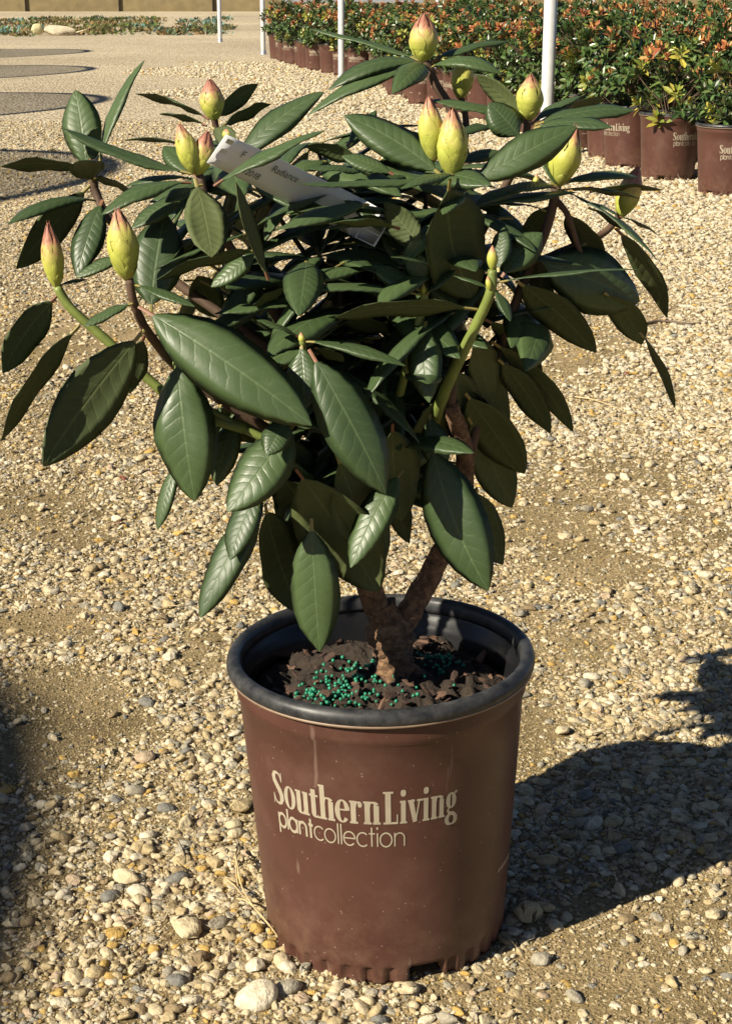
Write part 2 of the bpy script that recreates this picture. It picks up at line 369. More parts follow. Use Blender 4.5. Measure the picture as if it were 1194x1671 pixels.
def bed_line(Y): return 1.30 - 0.19 * (Y - 7.06)
rng = np.random.default_rng(11)
def scatter(n, y0, y1, rmed, sig, rmin, rmax, margin=0.35, use_sand=True, side=None):
    # uniform over the ground seen by the camera between y0 and y1, with a margin at both sides
    Y = np.sqrt(rng.random(n) * (y1 ** 2 - y0 ** 2) + y0 ** 2); X = (rng.random(n) * 2 - 1) * (0.235 * np.hypot(Y, .85) + margin * (0.4 + .2 * Y))
    keep = np.ones(len(X), bool)
    if use_sand == 'half': keep &= rng.random(len(X)) < sparse_factor(X, Y) ** 1.5
    elif use_sand: keep &= rng.random(len(X)) < sparse_factor(X, Y) ** 2.0
    keep &= ((X - POT_BASE.x) ** 2 + (Y - POT_Y) ** 2) > .100 ** 2
    if side == 'bed': keep &= X > bed_line(Y) - 1.4 + .5 * np.sin(Y * 1.7)
    if side == 'lane': keep &= X < bed_line(Y) - 1.0 + .5 * np.sin(Y * 1.7)
    X, Y = X[keep][:n], Y[keep][:n]
    r = np.clip(np.exp(rng.normal(math.log(rmed), sig, len(X))), rmin, rmax)
    return np.stack([X, Y, r], 1)
near = np.concatenate([scatter(50000, 1.0, 2.0, .0044, .40, .002, .013), scatter(66000, 1.0, 2.0, .0021, .25, .0012, .0035, use_sand='half'),
                       scatter(74000, 2.0, 3.6, .0047, .38, .0025, .014), scatter(56000, 2.0, 3.6, .0025, .25, .0015, .004, use_sand='half'),
                       scatter(80000, 3.6, 6.5, .0056, .36, .003, .014, side='lane'), scatter(40000, 6.5, 11, .0085, .3, .005, .015, side='lane', use_sand=False)])
bedst = np.concatenate([scatter(46000, 3.6, 6.5, .0085, .33, .004, .017, side='bed', use_sand=False), scatter(60000, 6.5, 11, .0125, .3, .006, .024, side='bed', use_sand=False),
                        scatter(40000, 11, 20, .017, .25, .01, .026, side='bed', use_sand=False), scatter(16000, 2.0, 3.8, .0075, .3, .004, .014, side='bed')])
# stones that stand out in the photograph: pixel, length in pixels, kind
SPECIAL = [(305, 1522, 82, 6), (380, 1527, 44, 8), (420, 1636, 76, 1), (470, 1616, 54, 0), (550, 1617, 36, 2), (228, 1462, 44, 0), (240, 1486, 30, 1), (957, 834, 30, 9), (916, 1196, 44, 7),
           (965, 1200, 34, 5), (1126, 967, 34, 10), (880, 1570, 46, 3), (222, 1585, 40, 4), (350, 1412, 42, 11), (380, 1390, 40, 6), (395, 1322, 58, 5), (205, 1437, 56, 9), (352, 1370, 34, 7),
           (275, 1590, 30, 2), (285, 1650, 36, 0), (255, 1652, 30, 1), (310, 1632, 42, 8), (205, 1662, 40, 6), (860, 1498, 70, 10), (945, 1347, 36, 5), (1175, 1415, 34, 9), (1165, 1497, 44, 11),
           (1030, 1535, 34, 7), (1060, 760, 26, 0), (1110, 830, 24, 3), (340, 1615, 32, 3), (430, 1560, 30, 4), (335, 1580, 34, 10), (160, 1500, 26, 2), (120, 1440, 32, 8), (275, 990, 34, 5), (240, 1150, 30, 2)]
spec_rows = []
for px, py, L, k in SPECIAL:
    g = ground_at(px, py); d = project(g)[2]; spec_rows.append((g.x, g.y, L / 2 / F_PX * d, k))
sx_ = np.array(spec_rows)
def keep_clear(A):
    ok = np.ones(len(A), bool)
    for X, Y, r, k in spec_rows:
        ok &= (A[:, 0] - X) ** 2 + (A[:, 1] - Y) ** 2 > (r * .8) ** 2
    return A[ok]
near = keep_clear(near)
px_ = CX + F_PX * near[:, 0] / (near[:, 1] * math.cos(PITCH) + CAM_H * math.sin(PITCH))
app = near[:, 2] / np.hypot(near[:, 1], CAM_H); app[(px_ < 5) | (px_ > 1189) | (near[:, 1] < 1.235)] = 0
big_idx = np.argsort(-app)[:300 - len(SPECIAL)]
def pebble_obj(k, X, Y, r, seed):
    rnd = random.Random(seed)
    o = obj('pebble', proto_meshes[k], ground); o.location = (X, Y, r * rnd.uniform(.16, .34)); o.scale = (r, r, r)
    o.rotation_euler = (rnd.uniform(-.3, .3), rnd.uniform(-.3, .3), rnd.uniform(0, 6.28)); return o
for i, (X, Y, r, k) in enumerate(spec_rows): pebble_obj(int(k), X, Y, r, i)
for i in big_idx: pebble_obj(int(rng.integers(12)), near[i, 0], near[i, 1], near[i, 2], int(i) + 50)
rest = np.delete(near, big_idx, 0)
def gravel_object(name, A, collection, modname):
    n = len(A); me = bpy.data.meshes.new(name); me.vertices.add(n)
    z = A[:, 2] * rng.uniform(-.25, .38, n)
    me.vertices.foreach_set('co', np.stack([A[:, 0], A[:, 1], z], 1).astype(np.float32).ravel())
    def attr(nm, typ, arr, key):
        a = me.attributes.new(nm, typ, 'POINT'); a.data.foreach_set(key, arr.ravel())
    rot = np.stack([rng.normal(0, .28, n), rng.normal(0, .28, n), rng.uniform(0, 6.28, n)], 1).astype(np.float32)
    attr('rot', 'FLOAT_VECTOR', rot, 'vector')
    s = A[:, 2:3] * rng.uniform(.85, 1.15, (n, 3)); attr('scl', 'FLOAT_VECTOR', s.astype(np.float32), 'vector')
    attr('idx', 'INT', rng.integers(0, 12, n).astype(np.int32), 'value')
    o = obj(name, me, ground, kind='stuff')
    ng = bpy.data.node_groups.new(modname, 'GeometryNodeTree'); ng.interface.new_socket('Geometry', in_out='INPUT', socket_type='NodeSocketGeometry'); ng.interface.new_socket('Geometry', in_out='OUTPUT', socket_type='NodeSocketGeometry')
    N, L = ng.nodes, ng.links; gi = N.new('NodeGroupInput'); go = N.new('NodeGroupOutput')
    ci = N.new('GeometryNodeCollectionInfo'); ci.inputs['Collection'].default_value = collection; ci.inputs['Separate Children'].default_value = True; ci.inputs['Reset Children'].default_value = True
    ip = N.new('GeometryNodeInstanceOnPoints'); ip.inputs['Pick Instance'].default_value = True
    def na(nm, t):
        a = N.new('GeometryNodeInputNamedAttribute'); a.data_type = t; a.inputs['Name'].default_value = nm; return a.outputs[0]
    er = N.new('FunctionNodeEulerToRotation'); L.new(na('rot', 'FLOAT_VECTOR'), er.inputs[0])
    L.new(gi.outputs[0], ip.inputs['Points']); L.new(ci.outputs[0], ip.inputs['Instance']); L.new(na('idx', 'INT'), ip.inputs['Instance Index'])
    L.new(er.outputs[0], ip.inputs['Rotation']); L.new(na('scl', 'FLOAT_VECTOR'), ip.inputs['Scale']); L.new(ip.outputs[0], go.inputs[0])
    md = o.modifiers.new('scatter', 'NODES'); md.node_group = ng
    return o
gravel_object('gravel', rest, proto_col, 'gravel_scatter')
grit = np.concatenate([scatter(90000, 1.0, 2.0, .0014, .3, .0008, .0026, margin=.2, use_sand=False), scatter(70000, 2.0, 3.8, .0021, .3, .0012, .0035, margin=.2, use_sand=False)])
gravel_object('grit', grit, grit_col, 'grit_scatter')
gravel_object('pale_gravel', bedst, pale_col, 'pale_gravel_scatter')

# ------------------------------------------------------------------ lettering (strokes laid on the pot wall)
def glyph_strokes(ch, thick, thin, sans):
    """strokes of a letter: list of [(x, y, width)...]; x-height 1; returns strokes and advance"""
    S = []; k = thick
    def V(x, y0, y1, w=None): S.append([(x, y0, w or k), (x, y1, w or k)])
    def H(x0, x1, y, h): S.append([(x0, y, h), (x1, y, h)])
    def A(cx, cy, rx, ry, a0, a1, n=18):
        L = []
        for i in range(n + 1):
            a = R(a0 + (a1 - a0) * i / n); L.append((cx + rx * math.cos(a), cy + ry * math.sin(a), k if sans else thin + (k - thin) * abs(math.cos(a)) ** 1.3))
        S.append(L)
    sf = .09
    if sans:
        r = .44; c = r + .03
        if ch == 'p': A(c + .05, .5, r, .5, 0, 360, 28); V(.08, -.5, 1.0); w = 1.05
        elif ch == 'l': V(.1, 0, 1.5); w = .22
        elif ch == 'a': A(c, .5, r, .5, 0, 360, 28); V(.9, 0, 1.0); w = 1.05
        elif ch == 'n': V(.1, 0, 1.0); A(.46, .6, .36, .37, 180, 0); V(.82, 0, .6); w = .98
        elif ch == 't': V(.26, 0, 1.4); H(.05, .5, .95, k); w = .56
        elif ch == 'c': A(c, .5, r, .5, 45, 315, 24); w = .86
        elif ch == 'o': A(c, .5, r, .5, 0, 360, 28); w = 1.0
        elif ch == 'e': A(c, .5, r, .5, 0, 320, 24); H(.06, .92, .52, k * .9); w = 1.0
        elif ch == 'i': V(.1, 0, 1.0); V(.1, 1.25, 1.43, k * 1.15); w = .24
        return S, w + .03
    if ch == 'S':
        S.append([(.60, 1.12, .05), (.58, 1.26, .08), (.48, 1.37, .10), (.34, 1.40, .11), (.20, 1.34, .18), (.13, 1.18, .25), (.17, 1.00, .27), (.32, .82, .27), (.48, .64, .28), (.57, .46, .28), (.58, .28, .25), (.50, .10, .18), (.36, .03, .11), (.22, .06, .10), (.11, .18, .08), (.07, .36, .05)])
        V(.635, 1.04, 1.44, .06); V(.045, -.01, .42, .06); w = .76
    elif ch == 'o': A(.34, .5, .23, .47, 0, 360, 30); w = .68
    elif ch == 'u':
        V(.2, .16, 1.0); A(.37, .19, .17, .16, 180, 330, 8); V(.58, 0, 1.0); H(.02, .2, .955, sf); H(.42, .58, .955, sf); H(.58, .76, .045, sf); w = .77
    elif ch == 't':
        V(.22, .14, 1.22); H(.02, .46, .955, sf); A(.36, .17, .14, .14, 180, 320, 8); w = .47
    elif ch == 'h':
        V(.2, 0, 1.5); H(.03, .2, 1.455, sf); A(.42, .76, .2, .2, 175, 20, 8); V(.6, 0, .82); H(.03, .38, .045, sf); H(.44, .78, .045, sf); w = .80
    elif ch == 'n':
        V(.2, 0, 1.0); H(.03, .2, .955, sf); A(.42, .76, .2, .2, 175, 20, 8); V(.6, 0, .82); H(.03, .38, .045, sf); H(.44, .78, .045, sf); w = .80
    elif ch == 'r':
        V(.2, 0, 1.0); H(.03, .2, .955, sf); A(.42, .72, .2, .23, 175, 60, 8); S.append([(.5, .72, .1), (.5, .80, .2), (.5, .90, .18), (.5, .96, .08)]); H(.03, .40, .045, sf); w = .62
    elif ch == 'e':
        A(.33, .5, .23, .47, 5, 320, 24); H(.2, .56, .56, .07); w = .63
    elif ch == 'L':
        V(.26, 0, 1.42, .27); H(.02, .52, 1.375, sf); H(.02, .72, .045, sf); V(.705, 0, .42, .06); w = .80
    elif ch == 'i':
        V(.2, 0, 1.0); H(.03, .2, .955, sf); H(.03, .38, .045, sf); S.append([(.2, 1.18, .1), (.2, 1.23, .24), (.2, 1.33, .26), (.2, 1.42, .24), (.2, 1.47, .1)]); w = .42
    elif ch == 'v':
        S.append([(.14, 1.0, .25), (.36, .03, .22)]); S.append([(.58, 1.0, .07), (.38, .03, .08)]); H(0, .34, .955, sf); H(.44, .72, .955, sf); w = .70
    elif ch == 'g':
        A(.32, .66, .17, .31, 0, 360, 26); A(.34, -.16, .25, .22, 0, 360, 26); S.append([(.24, .38, .06), (.14, .25, .10), (.22, .12, .15), (.45, .07, .17), (.56, -.04, .16)]); S.append([(.44, .9, .06), (.56, 1.0, .09), (.64, .98, .14)]); w = .68
    elif ch == '.': S.append([(.1, 0, .1), (.1, .06, .2), (.1, .16, .2), (.1, .22, .1)]); w = .25
    elif ch == ' ': w = .16
    return S, w + .005
def text_strokes(text, thick, thin, sans=False):
    out = []; x = 0.0
    for ch in text:
        s, w = glyph_strokes(ch, thick, thin, sans); out += [[(a + x, b, c) for a, b, c in st] for st in s]; x += w
    return out, x
def strokes_to_quads(strokes, aspect):
    """flat quad strips; aspect = final x scale / y scale, so stroke widths stay true"""
    res = []
    for st in strokes:
        L = []
        for i, (x, y, w) in enumerate(st):
            a = st[max(i - 1, 0)]; b = st[min(i + 1, len(st) - 1)]
            dx, dy = (b[0] - a[0]), (b[1] - a[1]); d = math.hypot(dx, dy) or 1; nx, ny = -dy / d, dx / d
            L.append(((x + nx * w / 2, y + ny * w / 2), (x - nx * w / 2, y - ny * w / 2)))
        res.append(L)
    return res

# ------------------------------------------------------------------ nursery pot
POT_H, R_TOP, R_BOT = 0.280, 0.1345, 0.1130
def wall_r(z): return R_BOT + (R_TOP - 0.004 - R_BOT) * min(z / .255, 1.0)
def pot_wall_mesh():
    seg = 288; zs = [0.0, .004, .010, .0165, .0185, .022, .05, .09, .13, .17, .21, .245, .2475, .252, .2555, .268]
    V = []; Fc = []
    for z in zs:
        for k in range(seg):
            a = 360 * k / seg; r = wall_r(z) + (0.0022 if z > .2465 else 0)
            ph = (a % 10.0) / 10.0; h = .012 + .009 * (0.5 + .5 * math.sin(a * .21 + 1)) 
            notch = ph < .26 and not ((a - 27) % 90 > 70)
            slot = ((a - 27) % 90) > 73                       # wide drain opening in every quarter
            dz = z
            if z < .0175:
                if slot: r -= .012; dz = z + .011 * (1 - z / .0175)
                elif notch: r -= .0034
            V.append((r * math.cos(R(a)), r * math.sin(R(a)), dz))
    n = len(zs)
    for i in range(n - 1):
        for k in range(seg): Fc.append((i * seg + k, i * seg + (k + 1) % seg, (i + 1) * seg + (k + 1) % seg, (i + 1) * seg + k))
    b = len(V)
    for k in range(seg): V.append((.09 * math.cos(R(360 * k / seg)), .09 * math.sin(R(360 * k / seg)), .010))
    for k in range(seg): Fc.append((k, b + k, b + (k + 1) % seg, (k + 1) % seg))
    Fc.append(tuple(range(b, b + seg)))
    return new_mesh('pot', V, Fc, [M['pot']])
pot_me = pot_wall_mesh()
for e in pot_me.polygons: pass
RIM_T = R_TOP + .0056
rimV, rimF = lathe([(R_TOP - .0025, .2672), (R_TOP + .0035, .2674), (RIM_T - .0006, .2688), (RIM_T, .2725), (RIM_T - .0012, .2768), (RIM_T - .0042, .2798), (R_TOP - .001, .2806), (R_TOP - .0050, .2795), (R_TOP - .0072, .2765), (R_TOP - .0080, .270), (R_TOP - .0078, .2655)], 96, True)
rim_me = new_mesh('rim', rimV, rimF, [M['rim']])
edV, edF = lathe([(R_TOP - .0020, .2652), (R_TOP + .0026, .2650), (RIM_T - .0014, .2656), (RIM_T - .0012, .2676), (R_TOP, .2682)], 96, True)
edge_me = new_mesh('lip_edge', edV, edF, [M['lip_edge']])
inV, inF = lathe([(R_TOP - .0068, .272), (R_TOP - .0074, .262), (R_TOP - .0095, .2600), (R_TOP - .0098, .2550), (R_TOP - .0120, .2525), (R_TOP - .0125, .2470), (R_TOP - .0140, .2440), (.1140, .205), (.106, .10)], 96)
inner_me = new_mesh('inner_wall', inV, [f[::-1] for f in inF], [M['inner_black']])
def lettering_mesh():
    V = []; Fc = []; cnt = [0]
    def lay(strokes, width, total, h, a0, z0):
        # a0: angle of the left end (0 = pot front, -Y; grows to the right), z0: baseline height
        sx = total / width; lim = strokes_to_quads(strokes, sx / h)
        for L in lim:
            lift = .00035 + .000012 * (cnt[0] % 12); cnt[0] += 1; b = len(V)
            # split long runs so that they follow the curve
            for (p, q) in L:
                for (x, y) in (p, q):
                    z = z0 + y * h; r = wall_r(z) + lift; a = a0 + x * sx / wall_r(z0)
                    V.append((r * math.sin(a), -r * math.cos(a), z))
            for i in range(len(L) - 1): Fc.append((b + 2 * i, b + 2 * i + 1, b + 2 * i + 3, b + 2 * i + 2))
    for off in (0.0,):
        st, w = text_strokes('Southern', .235, .06); lay(st, w, .1070, .0228, R(-50.3) + off, .1690)
        st, w = text_strokes('Living', .235, .06); lay(st, w, .0670, .0228, R(-.4) + off, .1690)
        st, w = text_strokes('plant', .20, .2, True); lay(st, w, .0410, .0138, R(-48.5) + off, .1465)
        st, w = text_strokes('collection', .105, .1, True); lay(st, w, .0825, .0138, R(-29.4) + off, .1465)
    me = new_mesh('lettering', V, Fc, [M['print']], smooth=False)
    # make every face look outwards
    bm = bmesh.new(); bm.from_mesh(me)
    for f in bm.faces:
        c = f.calc_center_median(); f.normal_update()
        if f.normal.dot(Vector((c.x, c.y, 0))) < 0: f.normal_flip()
    bm.to_mesh(me); bm.free(); return me
letter_me = lettering_mesh()
def small_print_mesh():
    V = []; Fc = []
    def patch(a0, a1, z0, z1):
        b = len(V)
        for a in (a0, a1):
            for z in (z0, z1):
                r = wall_r(z) + .0004; V.append((r * math.sin(a), -r * math.cos(a), z))
        Fc.append((b, b + 2, b + 3, b + 1))
    for i in range(7): patch(R(60 + i * 2.2), R(61.5 + i * 2.2), .080, .0845)           # fine print line
    for (x0, y0, x1, y1) in ((0, 0, 16, 3.0), (0, 0, 7, 14), (16, 0, 9, 14)):           # recycling triangle
        pass
    fine = new_mesh('fine_print', V, Fc, [M['print']], smooth=False); V = []; Fc = []
    c = R(102)
    tri = [(-.008, 0), (.008, 0), (0, .014)]
    for i in range(3):
        (x0, y0), (x1, y1) = tri[i], tri[(i + 1) % 3]; d = math.hypot(x1 - x0, y1 - y0); nx, ny = -(y1 - y0) / d * .0011, (x1 - x0) / d * .0011; b = len(V)
        f0, f1 = .14, .86
        for f in (f0, f1):
            for s in (-1, 1):
                x = x0 + (x1 - x0) * f + nx * s; z = .074 + y0 + (y1 - y0) * f + ny * s; r = wall_r(z) + .0004; a = c + x / r
                V.append((r * math.sin(a), -r * math.cos(a), z))
        Fc.append((b, b + 2, b + 3, b + 1))
    return fine, new_mesh('recycling_mark', V, Fc, [M['print']], smooth=False)
fine_me, recycle_me = small_print_mesh()
def build_pot(root, scale=1.0, yaw=0.0, tilt=(0, 0), full=True):
    p = obj('pot', pot_me, root); p.scale = (scale,) * 3; p.rotation_euler = (tilt[0], tilt[1], yaw)
    obj('rim', rim_me, p)
    if full:
        obj('lip_edge', edge_me, p); obj('inner_wall', inner_me, p); obj('lettering', letter_me, p); obj('lettering', letter_me, p).rotation_euler = (0, 0, R(150)); f = obj('fine_print', fine_me, p); f['kind'] = 'stuff'; obj('recycling_mark', recycle_me, p)
    return p

# ------------------------------------------------------------------ the potted rhododendron
root = empty('potted_rhododendron', POT_BASE)
tag(root, 'large potted rhododendron with fat yellow buds in a lettered brown nursery pot', 'potted plant')
build_pot(root, 1.0, 0.0, (0, R(-1.2)))
O = POT_BASE
def P(px, py, d): return at_y(px, py, POT_Y - d)
def soil_mesh():
    V = []; Fc = []; nr, ns = 34, 120
    for i in range(nr + 1):
        r = .1185 * i / nr
        for k in range(ns):
            a = 2 * math.pi * k / ns; x, y = r * math.cos(a), r * math.sin(a)
            z = .249 + .012 * mnoise.noise(Vector((x * 28, y * 28, 3))) + .008 * mnoise.noise(Vector((x * 110, y * 110, 1))) - .012 * (r / .117) ** 4 + .010 * math.exp(-((x - .01) ** 2 + y * y) / .001)
            V.append((x - .002, y, z))
    for i in range(nr):
        for k in range(ns): Fc.append((i * ns + k, (i + 1) * ns + k, (i + 1) * ns + (k + 1) % ns, i * ns + (k + 1) % ns))
    return new_mesh('soil', V, Fc, [M['soil']])
soil_me = soil_mesh(); obj('soil', soil_me, root)
def soil_z(x, y):
    r = math.hypot(x, y)
    return .249 + .012 * mnoise.noise(Vector((x * 28, y * 28, 3))) + .008 * mnoise.noise(Vector((x * 110, y * 110, 1))) - .012 * (r / .117) ** 4 + .010 * math.exp(-((x - .01) ** 2 + y * y) / .001)
chip_mes = []
for k in range(6):
    rnd = random.Random(300 + k); bm = bmesh.new()
    for _ in range(26):
        q = Vector((rnd.gauss(0, 1), rnd.gauss(0, 1), rnd.gauss(0, 1))).normalized() * rnd.uniform(.7, 1.0); bm.verts.new((q.x, q.y * .62, q.z * .26))
    bmesh.ops.convex_hull(bm, input=bm.verts[:]); me = bpy.data.meshes.new('bark_chip'); bm.to_mesh(me); bm.free(); me.materials.append(M['chip2' if k % 3 == 0 else 'chip']); chip_mes.append(me)
rnd = random.Random(41)
for i in range(240):
    r = .112 * math.sqrt(rnd.random()); a = rnd.uniform(0, 6.28); x, y = r * math.cos(a), r * math.sin(a)
    o = obj('bark_chip', chip_mes[i % 6], root); s = rnd.choice((.003, .004, .005, .006, .008, .012)); o.location = (x, y, soil_z(x, y) + s * .12); o.scale = (s, s * rnd.uniform(.6, 1), s)
    o.rotation_euler = (rnd.uniform(-.8, .8), rnd.uniform(-.8, .8), rnd.uniform(0, 6.28))
def prills():
    bm = bmesh.new(); rnd = random.Random(5)
    for i in range(330):
        q = rnd.random()
        if q < .55: x, y = rnd.gauss(-.052, .018), rnd.gauss(-.045, .026)
        elif q < .7: x, y = rnd.gauss(.050, .012), rnd.gauss(.035, .012)
        elif q < .85: x, y = rnd.gauss(-.025, .014), rnd.gauss(0.0, .02)
        else: x, y = rnd.uniform(-.09, .09), rnd.uniform(-.1, .0)
        if math.hypot(x, y) > .112: continue
        bmesh.ops.create_icosphere(bm, subdivisions=1, radius=rnd.uniform(.0015, .0022), matrix=Matrix.Translation((x, y, soil_z(x, y) + .0022 + rnd.random() * .003)))
    me = bpy.data.meshes.new('fertiliser_granules'); bm.to_mesh(me); bm.free(); me.materials.append(M['prill']); me.polygons.foreach_set('use_smooth', [True] * len(me.polygons))
    return me
obj('fertiliser_granules', prills(), root, kind='stuff')

def stem(name, pts, r0, r1, m, sides=9, wob=.0):
    pts = [P(*p) for p in pts]
    return obj(name, tube_mesh(name, pts, r0, r1, M[m], sides, 6, wob, O), root)
tp = [P(*q) for q in [(654, 1116, .0), (648, 1085, .0), (641, 1055, .0), (634, 1022, .0), (622, 985, .0)]]
path = catmull(tp, 12); rad = [.0165 + .0035 * math.exp(-((i - 2) / 6) ** 2) + .0030 * math.exp(-((i - 30) / 7) ** 2) - .0045 * max(0, (i - 34) / 14) for i in range(len(path))]
V, Fc = tube_data(path, rad, 32)
for i, v in enumerate(V):
    c = Vector(path[i // 32]); d = v - c; q = v * 150
    V[i] = c + d * (1 + .30 * mnoise.noise(v * 70) + .26 * mnoise.noise(q) + .16 * mnoise.noise(q * 2.3))
obj('trunk', new_mesh('trunk', [v - O for v in V], Fc, [M['bark']]), root)
stem('branch', [(636, 1035, .0), (608, 975, .005), (594, 910, .01), (585, 820, .01), (566, 720, .01), (545, 640, .0)], .0125, .0065, 'bark', 12, .22)
stem('branch', [(645, 1040, -.005), (682, 975, -.015), (722, 900, -.02), (752, 830, -.02), (758, 740, -.01), (735, 660, .02)], .0120, .0070, 'bark', 12, .20)
stem('branch', [(596, 900, .0), (604, 850, -.03), (630, 780, -.05), (665, 700, -.07), (700, 600, -.09), (735, 470, -.1)], .0080, .005, 'bark', 10, .2)
stem('branch', [(708, 690, .0), (727, 634, .035), (764, 556, .062), (798, 482, .08), (803, 440, .08)], .0054, .0038, 'stem_green', 10, .1)
stem('branch', [(585, 800, .01), (470, 720, .01), (370, 660, .02), (290, 600, .035), (240, 540, .07), (219, 495, .085), (211, 455, .09)], 0.0048, 0.0034, 'stem_brown', 9, .1)
stem('branch', [(400, 700, .05), (310, 670, .05), (250, 625, .05), (180, 560, .05), (118, 505, .05), (93, 468, .05)], 0.0046, 0.0038, 'stem_green', 10, .1)
stem('branch', [(550, 650, .0), (400, 540, -.01), (260, 440, -.03), (185, 365, -.04), (158, 318, -.05), (152, 285, -.05)], 0.0046, 0.0037, 'stem_brown', 9, .1)
stem('branch', [(560, 690, .01), (480, 560, .01), (400, 440, .02), (345, 350, .03), (326, 285, .03)], 0.0046, 0.0033, 'stem_brown', 9, .1)
stem('branch', [(480, 560, -.0), (430, 430, -.03), (385, 300, -.06), (356, 220, -.08), (349, 190, -.08)], 0.0037, 0.0030, 'stem_brown', 8, .1)
stem('branch', [(566, 720, .01), (525, 640, .06), (500, 590, .08), (492, 555, .09)], 0.0040, 0.0029, 'stem_green', 8)
stem('branch', [(600, 840, .0), (632, 720, .0), (668, 580, .03), (690, 500, .04), (691, 470, .04)], 0.0044, 0.0032, 'stem_green', 8)
stem('branch', [(735, 660, .02), (745, 520, .01), (742, 400, .02), (738, 320, .03), (738, 286, .03)], 0.0046, 0.0033, 'stem_brown', 9, .1)
stem('branch', [(735, 480, -.1), (765, 320, -.12), (745, 200, -.13), (712, 140, -.13), (693, 96, -.13)], 0.0046, 0.0038, 'stem_brown', 9, .1)
stem('branch', [(735, 480, -.09), (800, 350, -.09), (850, 250, -.08), (862, 192, -.08)], 0.0041, 0.0033, 'stem_brown', 9, .1)
stem('branch', [(755, 260, -.12), (760, 200, -.14), (752, 160, -.15)], 0.0033, 0.0030, 'stem_brown', 8)
stem('branch', [(752, 800, -.02), (800, 610, -.03), (850, 470, -.03), (892, 370, -.03), (908, 302, -.03)], 0.0048, 0.0038, 'stem_brown', 9, .12)
stem('branch', [(870, 430, -.04), (940, 400, -.08), (985, 380, -.1), (1012, 350, -.11)], 0.0037, 0.0031, 'stem_brown', 8, .1)
stem('branch', [(905, 325, -.03), (925, 350, -.03), (941, 398, -.04), (960, 440, -.04)], 0.0030, 0.0022, 'stem_brown', 8)
stem('branch', [(582, 830, .01), (520, 790, .03), (460, 750, .05), (432, 790, .06)], 0.0036, 0.0024, 'stem_green', 8)
stem('branch', [(440, 720, .05), (380, 690, .05), (300, 640, .05), (286, 590, .05)], 0.0036, 0.0024, 'stem_green', 8)

# ---- leaves
REF = Vector((-0.45, 0.0, 0.9))
TV = [-1.0, -.62, -.24, 0.0, .24, .62, 1.0]
def leaf_data(B, T, nrm, width, c=.05, pet=.09, seed=0, fold=.26, droop=.46):
    rnd = random.Random(seed); B, T = Vector(B), Vector(T); L = (T - B).length; ax = (T - B) / L
    nrm = (nrm - ax * nrm.dot(ax)).normalized(); side = ax.cross(nrm)
    bend = rnd.uniform(-.035, .035) * L; rec = rnd.uniform(.0, .05) * L; ph = rnd.uniform(0, 6.28); wamp = rnd.uniform(.015, .06)
    ss = [0, pet * .5, pet] + [pet + (1 - pet) * f for f in (.05, .13, .25, .38, .52, .66, .79, .90, .97, 1.0)]
    def pos(s): return B + ax * (L * s) + nrm * (c * L * 4 * s * (1 - s) - rec * (s ** 4 - s)) + side * (bend * 4 * s * (1 - s))
    twist = rnd.uniform(-.25, .25); V = []; UV = []; rows = []; Vb = []
    hwm = width / 2
    for i, s in enumerate(ss):
        p = pos(s); t = (pos(min(s + .01, 1.0)) - pos(max(s - .01, 0.0))).normalized()
        n = (nrm - t * nrm.dot(t)).normalized(); n = Quaternion(t, twist * (s - .4)) @ n; w = t.cross(n)
        b = max(0.0, (s - pet) / (1 - pet))
        hw = .0016 if i < 3 else max(.0006, hwm * (b ** .74) * ((1 - b) ** .80) * 2.895)
        for k, tv in enumerate(TV):
            z = hw * (fold * abs(tv) - droop * tv * tv)
            if i >= 3: z += hw * wamp * 3 * tv * tv * math.sin(b * 11 + ph + tv)
            V.append(p + w * (hw * tv) + n * z); UV.append((tv * .5 + .5, b))
            Vb.append(n)
    m = len(TV); N = len(ss); th = .0007; base = len(V)
    low = {}
    for i in range(N):
        for k in range(1, m - 1):
            low[(i, k)] = len(V); V.append(V[i * m + k] - Vb[i * m + k] * (th if 3 <= i < N - 1 else .0016 if i < 3 else .0002)); UV.append(UV[i * m + k])
    Fc = []; MI = []
    def li(i, k): return low.get((i, k), i * m + k)
    for i in range(N - 1):
        for k in range(m - 1):
            Fc.append((i * m + k, i * m + k + 1, (i + 1) * m + k + 1, (i + 1) * m + k)); MI.append(2 if i < 2 else 0)
            Fc.append((li(i, k), li(i + 1, k), li(i + 1, k + 1), li(i, k + 1))); MI.append(2 if i < 2 else 1)
    return V, Fc, MI, UV
LEAF_MATS = [M['leaf_top'], M['leaf_under'], M['petiole']]
LEAF_MATS_R = [M['leaf_top'], M['leaf_under'], M['petiole_red']]
def roll_normal(B, T, a):
    s = (T - B).normalized(); view = (Vector((0, 0, CAM_H)) - (B + T) / 2).normalized()
    n0 = (view - s * view.dot(s)).normalized(); n1 = s.cross(n0).normalized()
    if n1.dot(REF) < 0: n1 = -n1
    return n0 * math.cos(R(a)) + n1 * math.sin(R(a))
leaf_no = [0]
def leaf(bx, by, db, tx, ty, dt, w, a, c=.05):
    B, T = P(bx, by, db), P(tx, ty, dt); d = project((B + T) / 2)[2]
    V, Fc, MI, UV = leaf_data(B, T, roll_normal(B, T, a), w / F_PX * d, c, .09, leaf_no[0])
    leaf_no[0] += 1
    me = new_mesh('leaf', [v - O for v in V], Fc, LEAF_MATS_R if leaf_no[0] % 3 == 0 else LEAF_MATS, MI, True, UV)
    return obj('leaf', me, root)
